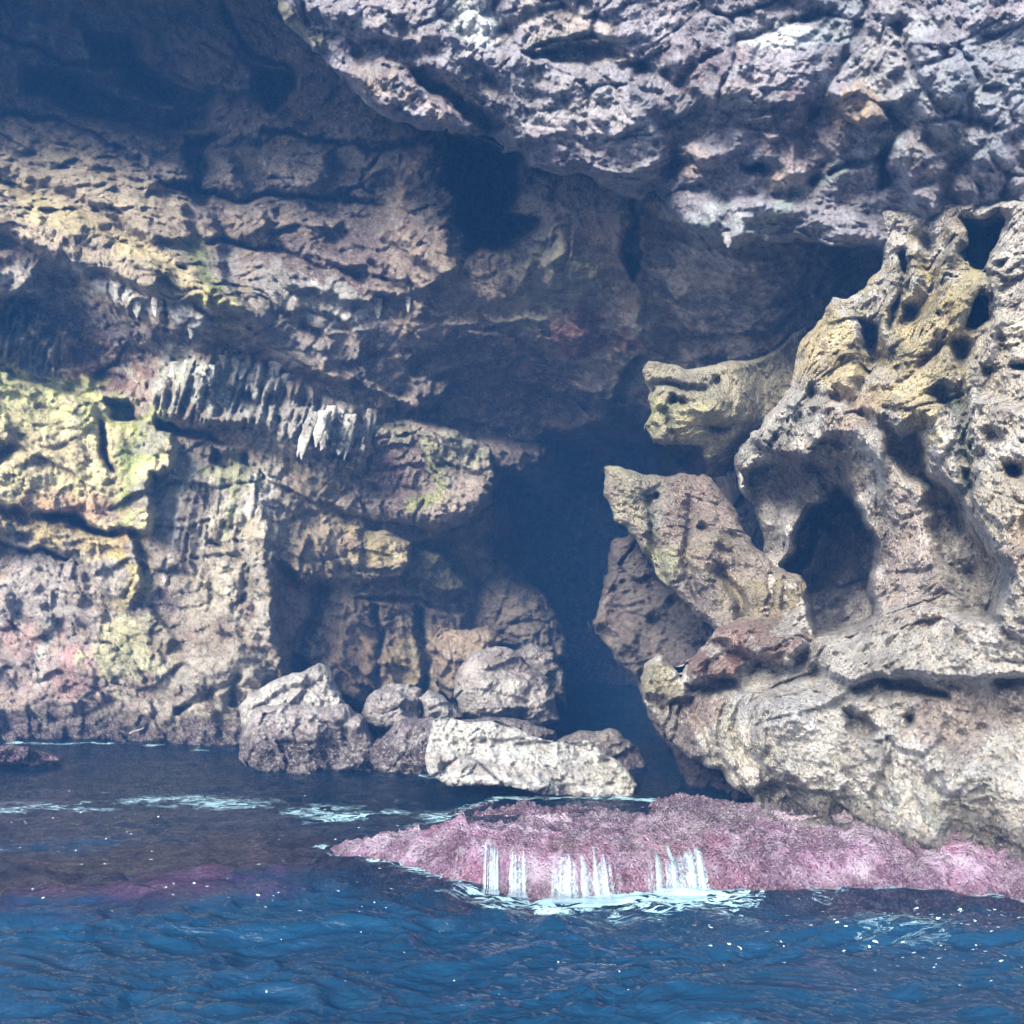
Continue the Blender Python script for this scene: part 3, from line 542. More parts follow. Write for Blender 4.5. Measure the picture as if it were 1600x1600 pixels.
# ---- the yellow overhanging nose and the upright outcrop below it
nose = relief('rock_overhang', (970,500,1300,780), 1.6,
 [(1000,580,9.5),(1100,600,9.1),(1040,680,9.3),(1150,690,9.5),(1220,560,10.0),(1270,520,10.4),(1120,730,9.9)], M_pit,
 polys=[[(1003,580),(1012,562),(1045,566),(1075,573),(1110,575),(1150,567),(1185,558),(1215,545),(1262,505),(1275,560),(1255,610),(1200,650),(1165,695),(1135,742),(1110,745),(1096,715),
   (1100,700),(1070,694),(1045,690),(1020,688),(1004,666),(1018,645),(1014,622),(1025,606),(1008,597)]],
 feats=[('B',1060,603,26,8,12,-.35),('B',1047,625,7,12,0,-.4),('B',1062,630,10,9,0,-.3),('B',1122,598,8,9,0,-.3),('B',1122,672,12,6,0,-.3),('C',[(1020,598),(1070,600),(1100,606)],5,.2),
        ('B',1110,640,60,30,0,.3),('C',[(1035,645),(1045,670),(1060,690)],5,.2),('P',[(1170,560),(1270,510),(1260,620),(1150,700),(1170,630)],-.5,25,20),('B',1107,618,8,10,0,-.2)],
 paint=[('E',1090,650,90,45,0,(.50,.46,.26),.9),('E',1020,650,30,40,0,(.42,.43,.17),.9),('L',[(1040,640),(1048,668)],8,(.18,.22,.13),.8),('E',1080,590,90,30,0,(.38,.37,.28),.7),('E',1205,620,60,90,0,(.26,.25,.17),.85),('E',1125,720,40,20,0,(.2,.17,.18),.8)],
 base=(.42,.38,.27), seed=8, gr=1.6, edge=(14,.35), skirt=1.6, skirt_px=18, warp=5, lump=(.5,.12), pit=1.2, amp=.6, mid=.7)
tag(nose, 'yellow rock nose jutting left from the right wall over the dark cave mouth', 'rock overhang')
tooth = relief('rock_outcrop', (915,700,1300,1080), 1.6,
 [(950,750,9.0),(1050,760,9.2),(1140,780,9.4),(1000,850,8.9),(1100,860,8.7),(1200,900,8.6),(1120,980,8.4),(1230,1000,8.1),(1150,1040,8.2)], M_pit,
 polys=[[(943,736),(962,732),(1000,738),(1040,746),(1065,742),(1080,748),(1102,744),(1125,765),(1150,800),(1180,850),(1210,885),(1252,905),(1262,930),(1240,990),(1180,1000),(1130,990),
   (1112,975),(1088,968),(1072,945),(1050,925),(1030,900),(1018,870),(1002,865),(990,840),(975,822),(960,810),(954,790),(944,765)]],
 feats=[('C',[(1010,780),(1025,850),(1040,900)],7,.25),('C',[(1075,790),(1070,860),(1090,930)],8,.3),('B',1022,775,8,8,0,-.35),('B',1095,822,10,8,0,-.35),('B',1040,830,18,40,-10,.2),
        ('B',1110,850,40,50,0,.3),('B',985,770,22,30,0,.2),('C',[(1130,890),(1150,930),(1160,980)],9,.4),('B',1200,930,50,30,0,.25),('C',[(1198,900),(1202,960)],6,.3),('C',[(1222,905),(1225,950)],5,.25)],
 paint=[('E',985,780,50,60,0,(.42,.40,.26),.8),('E',1020,810,22,80,-12,(.24,.25,.22),.7),('E',1035,880,25,45,-20,(.38,.39,.22),.8),('E',1100,800,60,60,0,(.30,.23,.2),.8),('E',1110,860,45,45,0,(.40,.34,.25),.8),
        ('E',1190,930,60,30,0,(.42,.35,.2),.8),('E',1090,940,30,50,-30,(.18,.16,.15),.7)],
 base=(.33,.28,.24), seed=11, gr=1.8, edge=(15,.4), skirt=1.6, skirt_px=18, warp=6, lump=(.5,.16), pit=1.2, amp=.7, mid=.8)
tag(tooth, 'upright knobbly rock outcrop with flat top below the yellow overhang', 'rock outcrop')
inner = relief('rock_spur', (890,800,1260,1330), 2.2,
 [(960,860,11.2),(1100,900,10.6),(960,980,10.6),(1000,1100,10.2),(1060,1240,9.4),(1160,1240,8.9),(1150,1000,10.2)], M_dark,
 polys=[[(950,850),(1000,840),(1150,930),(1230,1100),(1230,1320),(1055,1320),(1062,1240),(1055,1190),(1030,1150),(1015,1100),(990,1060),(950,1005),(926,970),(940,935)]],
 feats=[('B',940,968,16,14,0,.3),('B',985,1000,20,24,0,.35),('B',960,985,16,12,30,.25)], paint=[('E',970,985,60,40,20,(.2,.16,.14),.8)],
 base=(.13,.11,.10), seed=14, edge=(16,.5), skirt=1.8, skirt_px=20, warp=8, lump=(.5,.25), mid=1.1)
tag(inner, 'dark lumpy rock spur behind the outcrop at the cave mouth edge', 'rock spur')

# ---- wedged slabs in the recess left of the cave
def block(name, label, cat, box, d, poly, T, mat, base, seed, ctrl=None, feats=(), paint=(), edge=None, step=1.7, lump=(.5,.12), mid=.8, warp=5, group=None, amp=.8, strata=None, pit=.3, gr=1.3):
    e = edge or (30, T)
    o = relief(name, box, step, ctrl or [(0,0,d - T)], mat, polys=[poly], feats=feats, paint=paint, base=base, seed=seed, edge=e,
               skirt=.12, skirt_px=8, warp=warp, lump=lump, mid=mid, gr=gr, fac=1.5, closed=d + .1, amp=amp, strata=strata, pit=pit)
    return tag(o, label, cat, group)
def bb(poly, m=14):
    a = np.array(poly); return (a[:,0].min()-m, a[:,1].min()-m, a[:,0].max()+m, a[:,1].max()+m)
def rock(name, label, cat, poly, d, T, mat, base, seed, **k): return block(name, label, cat, bb(poly), d, poly, T, mat, base, seed, **k)

rock('rock_slab', 'long olive rock slab with rounded end wedged in the left recess', 'rock slab',
 [(425,845),(440,815),(500,805),(560,818),(610,832),(640,850),(643,880),(625,900),(590,905),(540,900),(480,895),(430,880)], 13.4, .9, M_wall, (.30,.25,.15), 21, edge=(34,.7),
 paint=[('E',530,850,90,25,5,(.33,.27,.12),.8),('E',530,895,100,12,3,(.28,.25,.22),.8),('E',545,850,16,14,0,(.16,.11,.09),.7)], strata=(5,2.5,.05), feats=[('C',[(430,878),(520,885),(620,893)],5,.15)])
rock('rock_slab', 'thick overhanging slab with purple pitted top and green edge above the olive slab', 'rock slab',
 [(450,770),(480,740),(560,690),(575,650),(620,648),(700,665),(765,700),(772,740),(770,790),(730,815),(690,838),(640,825),(560,810),(470,795)], 13.7, 1.0, M_wall, (.24,.20,.17), 23, edge=(30,.8),
 feats=[('S',[(470,785),(600,770),(770,760),(770,800),(700,840),(600,820),(470,800)],.35,10,5),('C',[(685,725),(740,740),(770,750)],4,.2),('C',[(560,650),(640,670),(660,690)],6,.2),('B',560,745,14,10,0,-.2),('B',590,760,14,9,0,-.2),('B',520,765,12,9,0,-.2),('P',[(660,680),(760,700),(765,750),(690,735)],-.2,10,5)],
 paint=[('E',600,720,80,60,20,(.17,.115,.11),.85),('L',[(670,700),(685,740),(700,770),(640,790)],14,(.26,.29,.09),.8),('E',725,710,50,35,0,(.22,.23,.16),.8),('E',730,770,50,30,0,(.28,.23,.2),.7),('E',610,670,50,14,10,(.25,.24,.17),.8)], strata=(10,2,.06))
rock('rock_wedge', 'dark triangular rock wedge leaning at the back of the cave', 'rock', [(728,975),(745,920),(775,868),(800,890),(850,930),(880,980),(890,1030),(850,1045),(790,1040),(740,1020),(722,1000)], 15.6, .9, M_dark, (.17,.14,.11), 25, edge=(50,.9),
 paint=[('L',[(735,980),(775,880)],14,(.25,.2,.15),.6)])
rock('standing_stone', 'narrow brown upright stone between wall and big grey boulder', 'rock', [(668,1010),(690,985),(730,988),(760,980),(785,1000),(760,1030),(735,1060),(735,1085),(700,1095),(680,1070),(675,1040)], 13.4, .6, M_wall, (.24,.18,.13), 27, edge=(24,.5))

# ---- boulders at the waterline
G = 'boulders piled at the foot of the cave'
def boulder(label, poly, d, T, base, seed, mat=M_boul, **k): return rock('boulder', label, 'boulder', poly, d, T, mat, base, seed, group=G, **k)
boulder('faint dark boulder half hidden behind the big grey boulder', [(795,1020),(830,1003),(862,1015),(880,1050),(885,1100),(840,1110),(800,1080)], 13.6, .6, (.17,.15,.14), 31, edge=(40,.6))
boulder('big squarish grey boulder standing right of the brown stone', [(706,1085),(712,1050),(735,1022),(765,1010),(800,1018),(820,1035),(855,1060),(870,1085),(874,1125),(830,1150),(760,1140),(715,1120)], 12.3, .9, (.33,.30,.28), 32, edge=(46,.8),
 feats=[('C',[(735,1050),(780,1040),(850,1075)],4,.1),('P',[(740,1050),(822,1060),(822,1110),(745,1110)],.15,8,6)], paint=[('E',780,1080,40,30,0,(.42,.41,.38),.7),('E',800,1035,70,18,20,(.2,.15,.15),.7)])
boulder('slanting grey block resting against the left wall', [(375,1105),(385,1085),(420,1070),(455,1050),(495,1035),(520,1050),(535,1080),(520,1110),(480,1130),(420,1150),(378,1160)], 11.5, .7, (.40,.38,.35), 33, edge=(26,.5),
 feats=[('C',[(400,1110),(440,1085),(500,1060)],5,.15)])
boulder('small rounded pale knob of rock atop the wide dark-footed boulder', [(474,1100),(478,1080),(500,1072),(525,1078),(537,1095),(532,1118),(500,1125),(478,1118)], 10.95, .35, (.42,.40,.37), 34, edge=(20,.3))
boulder('rough boulder left of the small smooth stone', [(562,1115),(578,1090),(600,1072),(640,1065),(656,1078),(655,1105),(662,1135),(625,1150),(585,1145)], 11.4, .6, (.33,.30,.29), 35, edge=(30,.5))
boulder('small smooth grey stone squeezed beside the big grey boulder', [(648,1085),(670,1077),(695,1088),(712,1100),(725,1125),(695,1140),(655,1128)], 11.3, .4, (.32,.30,.29), 36, edge=(22,.35))
boulder('widest boulder at the waterline with purple crusted foot', [(376,1150),(385,1118),(410,1100),(450,1098),(500,1105),(545,1100),(570,1118),(578,1150),(600,1175),(590,1215),(480,1230),(390,1215),(372,1185)], 10.9, .8, (.32,.28,.27), 37, edge=(34,.65),
 strata=(4,2.4,.06), paint=[('E',440,1125,70,25,0,(.36,.33,.32),.6),('E',440,1165,80,25,5,(.12,.09,.10),.7)])
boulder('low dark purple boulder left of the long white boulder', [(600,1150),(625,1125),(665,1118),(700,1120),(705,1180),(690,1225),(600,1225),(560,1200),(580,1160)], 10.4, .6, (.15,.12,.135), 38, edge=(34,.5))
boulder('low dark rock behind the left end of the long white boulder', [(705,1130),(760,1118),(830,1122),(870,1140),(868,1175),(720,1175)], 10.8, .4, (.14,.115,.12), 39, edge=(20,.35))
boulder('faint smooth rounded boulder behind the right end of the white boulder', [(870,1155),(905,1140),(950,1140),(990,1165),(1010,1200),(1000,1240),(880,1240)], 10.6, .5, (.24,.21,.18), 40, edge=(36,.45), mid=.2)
boulder('long white boulder lying in front at the cave entrance', [(668,1180),(672,1150),(675,1125),(700,1118),(740,1130),(775,1128),(800,1140),(850,1150),(890,1160),(925,1160),(955,1180),(980,1200),(996,1228),(985,1246),(930,1250),(860,1246),
 (800,1232),(750,1228),(700,1226),(672,1208)], 9.3, .75, (.62,.62,.59), 41, mat=M_white, edge=(10,.14), lump=(.6,.06), mid=.5, pit=1.2, gr=2.2, ctrl=[(680,1130,9.25),(680,1220,8.75),(820,1140,9.2),(820,1240,8.6),(980,1200,9.1),(980,1250,8.8)],
 paint=[('E',800,1200,120,14,6,(.42,.36,.33),.5),('E',860,1245,130,14,4,(.16,.11,.13),.8),('E',960,1220,40,25,30,(.5,.48,.38),.6)])
# low crusted rock at the left edge
o = rock('reef_rock', 'small low pink crusted rock awash at the left edge', 'rock', [(-30,1162),(30,1166),(60,1172),(96,1178),(99,1186),(60,1192),(-30,1200)], 10.6, .3, M_alga, (.30,.17,.18), 45, edge=(9,.25), lump=(.2,.08))
us_, vs_, DD_ = SAMP['cave_wall']
d_ = float(DD_[np.searchsorted(vs_, 1140), np.searchsorted(us_, 228)]) - .12
a_, c_ = P3(np.array([202., 258.]), np.array([1146., 1124.]), np.array([d_, d_ + .1]))
V_ = []
for k in range(13):
    t = k / 12; m_ = a_ + (c_ - a_) * t; rr = .011 * (1 - .5 * t)
    for j in range(8): V_.append((m_[0] + .004 * math.sin(k * 2.1), m_[1] + rr * math.cos(j * math.pi / 4), m_[2] + rr * math.sin(j * math.pi / 4) + .005 * math.sin(k * 1.3)))
F_ = [(8 * k + j, 8 * k + (j + 1) % 8, 8 * k + 8 + (j + 1) % 8, 8 * k + 8 + j) for k in range(12) for j in range(8)]
tag(make_mesh('driftwood_stick', np.array(V_), np.array(F_), M_boul, np.tile(np.array((.42,.38,.33)), (len(V_), 1))), 'thin bleached stick lying on the wet foot of the left wall', 'driftwood')
# ------------------------------------------------------------------ the pink ledge, shaped in plan
def wp(u, v, z=0): q = water_pt(u, v, z); return (q[0], q[1])
front = [wp(495,1330), wp(560,1348), wp(640,1362), wp(740,1382), wp(830,1392), wp(900,1398), wp(1000,1396), wp(1090,1390), wp(1200,1388), wp(1350,1396), wp(1500,1404), wp(1640,1408), (6.5,5.6)]
back = [(6.5,7.2), (3.6,7.4), (2.2,8.0), (1.4,8.75), (.6,8.9), (-.1,8.95), wp(720,1262), wp(690,1285), wp(610,1305), wp(540,1312)]
ledge_plan = front + back
def ledge_z(x, y):
    e = sdf(ledge_plan, x + .05 * np.sin(y * 7), y)
    n = np.stack([x, y, np.zeros_like(x)], 1)
    s = sstep(-1.6, 1.2, x)                        # rises to the right
    h = .12 + .13 * sstep(-1.3, -.2, x) - .03 * sstep(1.6, 3.0, x)
    fx, fy = np.array(front).T; t = y - np.interp(x, fx, fy)
    fr = 1 - np.exp(-np.clip(e, 0, 9) / .10)
    z = h * fr - .03 * sstep(.35, .8, t) - (.12 * sstep(1.7, .5, x) + .09 * sstep(3.2, 1.8, x)) * sstep(.7, 1.7, t) * sstep(-1.4, -.6, x)
    z = z + fr * (.05 * (billow(n * 1.7, 3, 301) - .35) + .045 * fbm(n * 3.5, 5, 305, .62) + .05 * facets(n * 2.6 + .5, 306) + .03 * sstep(.3, .9, e) * sstep(.4, .6, np.sin(n[:, 1] * 9 + 2.5 * fbm(n, 2, 307))))
    # hollow behind the front rim at the left, where water stands
    z = z - .13 * np.exp(-((x + .55) / .7) ** 2 - ((y - 7.45) / .45) ** 2)
    z = z - .10 * np.exp(-((x - 1.0) / .22) ** 2) * sstep(.9, .2, e)        # spill notches
    z = z - .06 * np.exp(-((x - .42) / .22) ** 2) * sstep(.6, .1, e)
    z = np.where(e < 0, e * 1.8, z)
    return z, e
xs = np.arange(-1.9, 5.2, .0115); ys = np.arange(5.3, 9.3, .014)
X, Yg = np.meshgrid(xs, ys); shp = X.shape; X = X.ravel(); Yg = Yg.ravel()
z, e = ledge_z(X, Yg)
p = np.stack([X, Yg, z], 1)
f1, f2, _ = worley(p * 15, 310); g1, g2, _ = worley(p * 38, 312)
tuft = sstep(.45, 0., f1) * .042 + sstep(.5, 0, g1) * .016
msk = .5 + .5 * sstep(-.2, .2, fbm(p * 2.5, 3, 315))
p[:, 2] += tuft * msk * sstep(-.3, .1, e)
p[:, 1] -= (tuft * 1.2 * msk + .05 * (fbm(p * 5, 4, 316))) * sstep(.35, 0, np.abs(e))
pink = np.array((.47, .29, .43)); C = np.tile(pink, (len(X), 1))
n1 = fbm(p * 3.2, 5, 320, .65)
def mixc(k, c):
    global C
    C = C + (np.array(c) - C) * np.clip(k, 0, 1)[:, None]
mixc(sstep(.0, .5, n1) * .8, (.34, .13, .20)); mixc(sstep(.05, .4, -n1) * .8, (.58, .47, .55)); mixc(sstep(.05, .25, fbm(p * 2.2 + 3, 6, 322, .75)) * .8, (.15, .07, .11))
mixc(sstep(.5, 1.0, e + n1 * .5) * .7 * sstep(.6, 1.6, X + n1), (.52, .46, .44))
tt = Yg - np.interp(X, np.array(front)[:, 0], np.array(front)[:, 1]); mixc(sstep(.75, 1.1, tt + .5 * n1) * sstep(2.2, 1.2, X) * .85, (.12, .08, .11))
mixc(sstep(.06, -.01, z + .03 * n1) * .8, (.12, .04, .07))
mixc(sstep(2.2, 4, X + n1) * .3, (.46, .36, .48))
mixc(np.exp(-((X - 1.0) / .3) ** 2) * sstep(.7, .2, e) * .7, (.30, .09, .11))
mixc(sstep(.16, .3, fbm(p * 4.5, 4, 325)) * sstep(.1, .3, e) * .6, (.09, .06, .045))
f = grid_faces(shp[0], shp[1], (e > -.35))
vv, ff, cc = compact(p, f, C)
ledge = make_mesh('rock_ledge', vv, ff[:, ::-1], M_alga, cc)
tag(ledge, 'low rock ledge covered in pink coralline crust with water running off', 'rock ledge')

# ------------------------------------------------------------------ sea and sea bed
def wave(x, y):
    q = np.stack([x * .75 + y * .18, y * 1.25 - x * .2, np.zeros_like(x)], 1)
    w1 = fbm(q * .55, 2, 401) * .06
    w_ = q + np.stack([fbm(q * 1.1, 2, 405), fbm(q * 1.1 + 9, 2, 406), 0 * x], 1) * .35
    w2 = (.5 - billow(w_ * 1.25, 3, 410, .5)) * .078
    w3 = (.5 - billow(w_ * 3.6 + 4, 4, 415, .55)) * .034
    calm = .45 + .55 * sstep(9, 5.5, y)
    # standing swell bulging against the ledge
    return (w1 + w2 + w3 * 1.1) * calm - .012
xs = axis(-80, 80, .021, -6.5, 5.6); ys = axis(-80, 40, .019, 3.2, 13.0)
X, Yg = np.meshgrid(xs, ys); shp = X.shape; X = X.ravel(); Yg = Yg.ravel()
zz = np.where((np.abs(X) < 25) & (np.abs(Yg) < 25), wave(X, Yg), 0)
mound = [wp(-60,1395), wp(60,1400), wp(200,1392), wp(330,1375), wp(420,1362), wp(490,1352), wp(485,1325), wp(440,1312), wp(330,1308), wp(200,1330), wp(60,1345), wp(-60,1350)]
wq = np.stack([X, Yg, 0 * X], 1)
em = sdf(mound, X, Yg); el_ = sdf(ledge_plan, X, Yg)
nn = fbm(wq * 1.6, 4, 430)
shallow = sstep(6.3, 7.6, Yg + nn * .9) * .62 * sstep(3.5, 1.5, X) * 1.25
shallow = np.maximum(shallow, sstep(-.7, .0, em + nn * .3) * .95)
shallow = np.maximum(shallow, sstep(-.75, -.02, el_ + nn * .25) * .8)
sea_m = bpy.data.materials.new('sea_water'); sea_m.use_nodes = True
N = sea_m.node_tree.nodes; L = sea_m.node_tree.links; N.clear()
out = N.new('ShaderNodeOutputMaterial'); geo = N.new('ShaderNodeNewGeometry')
body = N.new('ShaderNodeBsdfDiffuse'); body.inputs[0].default_value = (.006, .034, .074, 1)
tr = N.new('ShaderNodeBsdfTransparent'); tr.inputs[0].default_value = (.72, .74, .80, 1)
at = N.new('ShaderNodeAttribute'); at.attribute_name = 'shallow'
m1 = N.new('ShaderNodeMixShader'); L.new(at.outputs['Fac'], m1.inputs[0]); L.new(body.outputs[0], m1.inputs[1]); L.new(tr.outputs[0], m1.inputs[2])
gl = N.new('ShaderNodeBsdfGlossy'); gl.inputs['Roughness'].default_value = .05
fr = N.new('ShaderNodeFresnel'); fr.inputs['IOR'].default_value = 1.33
ns = N.new('ShaderNodeTexNoise'); ns.inputs['Scale'].default_value = 7; ns.inputs['Detail'].default_value = 8; ns.inputs['Roughness'].default_value = .6; ns.inputs['Distortion'].default_value = .6
mp = N.new('ShaderNodeMapping'); mp.inputs['Scale'].default_value = (.6, 1.3, 1); L.new(geo.outputs['Position'], mp.inputs[0]); L.new(mp.outputs[0], ns.inputs['Vector'])
bp = N.new('ShaderNodeBump'); bp.inputs['Distance'].default_value = .05; bp.inputs['Strength'].default_value = .8; L.new(ns.outputs['Fac'], bp.inputs['Height'])
L.new(bp.outputs[0], body.inputs['Normal']); L.new(bp.outputs[0], gl.inputs['Normal']); L.new(bp.outputs[0], fr.inputs['Normal'])
m2 = N.new('ShaderNodeMixShader'); fk = N.new('ShaderNodeMath'); fk.operation = 'MULTIPLY'; fk.inputs[1].default_value = 1.0; L.new(fr.outputs[0], fk.inputs[0]); L.new(fk.outputs[0], m2.inputs[0]); L.new(m1.outputs[0], m2.inputs[1]); L.new(gl.outputs[0], m2.inputs[2])
L.new(m2.outputs[0], out.inputs[0])
sea = make_mesh('sea_water', np.stack([X, Yg, zz], 1), grid_faces(*shp)[:, ::-1], sea_m, extra={'shallow': shallow})
tag(sea, kind='structure')

xs = axis(-80, 80, .05, -8, 6); ys = axis(-80, 40, .05, 4.5, 14)
X, Yg = np.meshgrid(xs, ys); shp = X.shape; X = X.ravel(); Yg = Yg.ravel()
wq = np.stack([X, Yg, 0 * X], 1); em = sdf(mound, X, Yg)
z = -3.5 + 2.7 * sstep(6.0, 7.4, Yg + .5 * fbm(wq * .9, 3, 440)) + .25 * fbm(wq * 1.4, 5, 441)
z = np.maximum(z, -1.8 + 1.62 * sstep(-.5, .06, em) + .1 * fbm(wq * 3, 4, 443)); z = np.minimum(z, -.14)
C = np.tile(np.array((.50, .35, .36)), (len(X), 1))
k = sstep(-.3, .05, em); C = C + (np.array((.85, .32, .68)) - C) * k[:, None]
bed = make_mesh('sea_bed', np.stack([X, Yg, z], 1), grid_faces(*shp)[:, ::-1], M_boul, C)
tag(bed, kind='structure')

# ------------------------------------------------------------------ sea haze hanging in the cave
hz = bpy.data.materials.new('haze'); hz.use_nodes = True; hn = hz.node_tree; hn.nodes.clear()
ho = hn.nodes.new('ShaderNodeOutputMaterial'); hv = hn.nodes.new('ShaderNodeVolumePrincipled')
hv.inputs['Color'].default_value = (.10, .36, 1, 1); hv.inputs['Density'].default_value = .008; hv.inputs['Anisotropy'].default_value = 0.0
hn.links.new(hv.outputs[0], ho.inputs['Volume'])
hx, hy0, hy1, z0, z1 = 92.0, -92.0, 60.0, -6.0, 13.0
hvv = np.array([(x, y, z) for x in (-hx, hx) for y in (hy0, hy1) for z in (z0, z1)], float)
haze = make_mesh('haze', hvv, np.array([(0,1,3,2),(4,6,7,5),(0,4,5,1),(2,3,7,6),(0,2,6,4),(1,5,7,3)]), hz, smooth=False)
tag(haze, kind='stuff')

# ------------------------------------------------------------------ foam and running water
foam_m = bpy.data.materials.new('white_foam'); foam_m.use_nodes = True
b = foam_m.node_tree.nodes['Principled BSDF']; b.inputs['Base Color'].default_value = (.55, .66, .70, 1); b.inputs['Roughness'].default_value = .45
b.inputs['Subsurface Weight'].default_value = 0
rng = random.Random(7)
FV, FF = [], []
def flake(x, y, rx, ry, ang):
    n = 7; k0 = len(FV); c, s = math.cos(ang), math.sin(ang)
    FV.append((x, y))
    for k in range(n):
        a = 2 * math.pi * k / n; r = rng.uniform(.45, 1.25)
        px, py = rx * r * math.cos(a), ry * r * math.sin(a)
        FV.append((x + px * c - py * s, y + px * s + py * c))
    for k in range(n): FF.append((k0, k0 + 1 + k, k0 + 1 + (k + 1) % n))
def streak(u, v, ln, wd):                          # a broken wavy line of foam
    x, y = wp(u, v); a = rng.uniform(-.25, .25); n = int(ln / .035)
    for k in range(n):
        a += rng.uniform(-.35, .35); a *= .9
        x += .035 * math.cos(a); y += .035 * math.sin(a)
        if rng.random() < .8: flake(x, y, rng.uniform(.012, .04), wd * rng.uniform(.4, 1.3), a)
for k in range(110):
    u = rng.uniform(0, 640); v = rng.uniform(1235, 1420); x, y = wp(u, v); flake(x, y, rng.uniform(.004, .014), rng.uniform(.003, .008), rng.uniform(-.4, .4))
for k in range(110):
    u = 1600 - abs(rng.gauss(0, 260)); v = 1408 + (u - 1100) * .03 + abs(rng.gauss(0, 48)); x, y = wp(u, v); flake(x, y, rng.uniform(.004, .015), rng.uniform(.003, .008), rng.uniform(-.5, .5))
for k in range(40): x, y = wp(rng.uniform(400, 1600), rng.uniform(1420, 1560)); flake(x, y, rng.uniform(.003, .007), rng.uniform(.003, .005), 0)
fv = np.array(FV); fz = wave(fv[:, 0], fv[:, 1]) + .006
foam = make_mesh('sea_foam', np.c_[fv, fz], np.array(FF), foam_m)
tag(foam, 'white foam streaks and flecks drifting on the sea around the pink ledge', 'foam', kind='stuff')


def lace_mat(name, colr, vec_scale, scale, amt):        # froth with holes: white where the thread pattern is dense
    m = bpy.data.materials.new(name); m.use_nodes = True; N = m.node_tree.nodes; L = m.node_tree.links
    b = N['Principled BSDF']; b.inputs['Base Color'].default_value = (*colr, 1); b.inputs['Roughness'].default_value = .4
    geo = N.new('ShaderNodeNewGeometry'); mp = N.new('ShaderNodeMapping'); mp.inputs['Scale'].default_value = vec_scale; L.new(geo.outputs['Position'], mp.inputs[0])
    n1 = N.new('ShaderNodeTexNoise'); n1.inputs['Scale'].default_value = scale; n1.inputs['Detail'].default_value = 5; n1.inputs['Roughness'].default_value = .65; n1.inputs['Distortion'].default_value = 1.0
    L.new(mp.outputs[0], n1.inputs['Vector'])
    at = N.new('ShaderNodeAttribute'); at.attribute_name = 'dens'
    def mth(op, a, b_):
        x = N.new('ShaderNodeMath'); x.operation = op
        for s_, v in ((x.inputs[0], a), (x.inputs[1], b_)):
            if isinstance(v, (int, float)): s_.default_value = v
            else: L.new(v, s_)
        return x.outputs[0]
    rdg = mth('ABSOLUTE', mth('SUBTRACT', n1.outputs['Fac'], .5), 0) if amt == 'lace' else mth('SUBTRACT', .78, n1.outputs['Fac'])
    k = .085 if amt == 'lace' else .44
    dd = mth('MULTIPLY', at.outputs['Fac'], k)
    mr = N.new('ShaderNodeMapRange'); L.new(mth('SUBTRACT', dd, rdg), mr.inputs[0]); mr.inputs[1].default_value = -.012 if amt == 'lace' else -.04; mr.inputs[2].default_value = .03 if amt == 'lace' else .30
    mr.inputs[4].default_value = .85 if amt == 'lace' else .7
    mx = N.new('ShaderNodeMixShader'); tb = N.new('ShaderNodeBsdfTransparent'); L.new(mr.outputs[0], mx.inputs[0]); L.new(tb.outputs[0], mx.inputs[1]); L.new(b.outputs[0], mx.inputs[2])
    L.new(mx.outputs[0], N['Material Output'].inputs[0]); return m
lace = lace_mat('lacy_foam', (.36, .58, .64), (.75, 2.0, 1), 6.5, 'lace')
xs = np.arange(-6.4, 4.6, .024); ys = np.arange(4.6, 12.6, .022)
X, Yg = np.meshgrid(xs, ys); shp = X.shape; X = X.ravel(); Yg = Yg.ravel(); wq = np.stack([X, Yg, 0 * X], 1)
def seen(x, y):                                    # where a point of the water shows in the photo
    b_ = (-CAM[2]) ; dd = y * cp + b_ * sp; vv_ = 800 - F * (-y * sp + b_ * cp) / dd; return 800 + F * x / dd, vv_
Us, Vs = seen(X, Yg); nz = fbm(wq * 1.3, 4, 460); nz2 = fbm(wq * 3.5, 3, 464)
def band(pts, wd): return np.exp(-(linedist([wp(*q_) for q_ in pts], X, Yg) / wd) ** 2)
dens = .85 * band([(250,1250),(420,1264),(600,1274),(830,1278)], .22) * sstep(-.35, .15, nz + nz2 * .4)
dens = np.maximum(dens, .5 * band([(-20,1268),(150,1262),(250,1250)], .25) * sstep(-.1, .3, nz + nz2 * .5))
dens = np.maximum(dens, .7 * band([(-20,1160),(180,1162),(370,1174),(470,1188),(600,1196),(680,1215)], .07) * sstep(-.2, .2, nz2))
dens = np.maximum(dens, 1.15 * band([(690,1272),(815,1277)], .16))
dens = np.maximum(dens, 1.0 * band([(500,1325),(545,1338),(600,1356)], .04))
el_ = sdf(ledge_plan, X, Yg)
dens = np.maximum(dens, (.85 + nz2 * .8) * sstep(-.13, -.01, el_ + .05 * nz2) * sstep(-1.2, 0, X) * sstep(2.2, 1.1, X))
dens = np.maximum(dens, .9 * band([(745,1388),(830,1400),(1000,1408),(1150,1396)], .10) * (1 + nz2))
dens = np.maximum(dens, 1.9 * band([(850,1398),(960,1402),(1100,1394),(1140,1392)], .11 ) * (1 + .8 * nz2))
dens = np.maximum(dens, .75 * band([(740,1396),(900,1414),(1100,1416),(1230,1404)], .16) * sstep(-.25, .2, nz2))
dens = np.maximum(dens, .2 * band([(1150,1412),(1400,1440),(1620,1450)], .3) * sstep(-.1, .3, nz + .5 * nz2))
dens = np.maximum(dens, .45 * sstep(-.08, 0, el_) * sstep(1.2, 2, X))
fz = wave(X, Yg) + .005
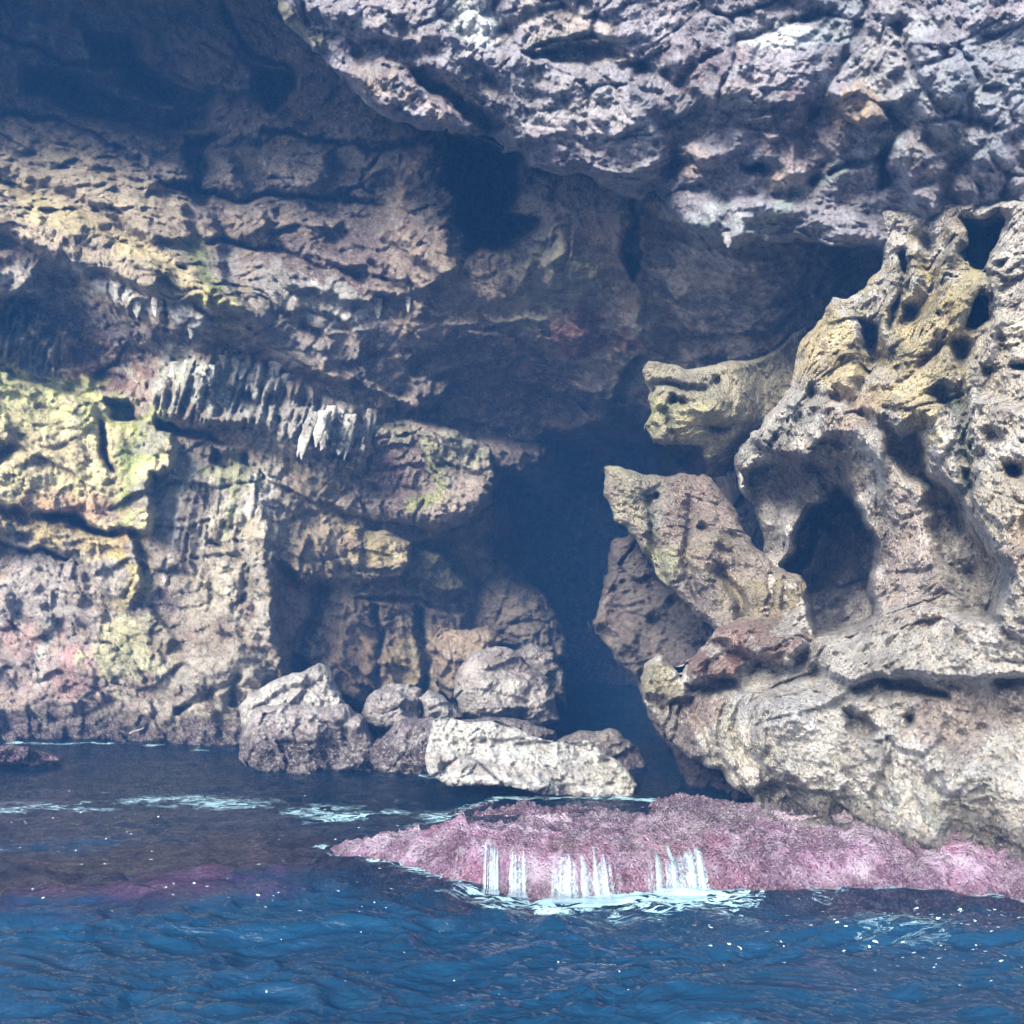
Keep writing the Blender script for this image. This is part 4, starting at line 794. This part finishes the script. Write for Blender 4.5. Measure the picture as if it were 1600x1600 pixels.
f_ = grid_faces(shp[0], shp[1], (dens > .05) & (el_ < .04))[:, ::-1]
vv, ff, dd = compact(np.stack([X, Yg, fz], 1), f_, dens)
tag(make_mesh('foam_lace', vv, ff, lace, extra={'dens': dd}), 'lacy foam threads drifting behind and around the pink ledge', 'foam', kind='stuff')

fall_m = lace_mat('falling_water', (.36, .48, .53), (17, 10, 5.0), 4.2, 'streak')
def cascade(u0, u1, hgt, label, seed):
    nu, ns_ = 90, 30; V_, De = [], []
    rr = np.random.RandomState(seed); pr = fbm(np.stack([np.arange(nu) * .16, np.full(nu, seed * 1.7), np.zeros(nu)], 1), 4, seed)
    for i in range(nu):
        c = i / (nu - 1); u = u0 + (u1 - u0) * c; x0, yf = wp(u, 1392)
        ys_ = np.linspace(yf - .5, yf + .9, 200); ez = sdf(ledge_plan, np.full(200, x0), ys_); yb = ys_[np.argmax(ez > 0)]
        st = (.17 + .16 * pr[i]) * hgt; y_at = np.linspace(yb + st, yb - .10, ns_); z_at, _ = ledge_z(np.full(ns_, x0), y_at)
        z_run = np.minimum.accumulate(z_at + .03)
        for s_ in range(ns_):
            t = s_ / (ns_ - 1); zz_ = max(z_run[s_], .004) if t < .6 else max(z_run[s_] , .0)
            arc = .05 * t * t
            V_.append((x0 + .10 * (c - .5) * t * t * (u1 - u0) / 100, y_at[s_] - arc - .015, max(zz_, -.01)))
            De.append(min(1, 5 * c, 5 * (1 - c)) * (.72 + .5 * t) * min(1, 5 * t + .1) * (1 + .55 * pr[i]) + .04)
    f_ = grid_faces(nu, ns_)
    o = make_mesh('water_spill', np.array(V_), f_, fall_m, extra={'dens': np.array(De)})
    return tag(o, label, 'waterfall', 'white water spilling off the pink ledge')
cascade(752, 782, .8, 'thin white trickle at the left of the ledge, leftmost of the spills', 1)
cascade(793, 826, .8, 'short white trickle just right of the leftmost thin trickle', 2)
cascade(850, 972, .9, 'broad white curtain of water in the middle of the ledge front', 3)
cascade(1005, 1118, 1.5, 'tallest white fan of water, rightmost of the spills', 4)
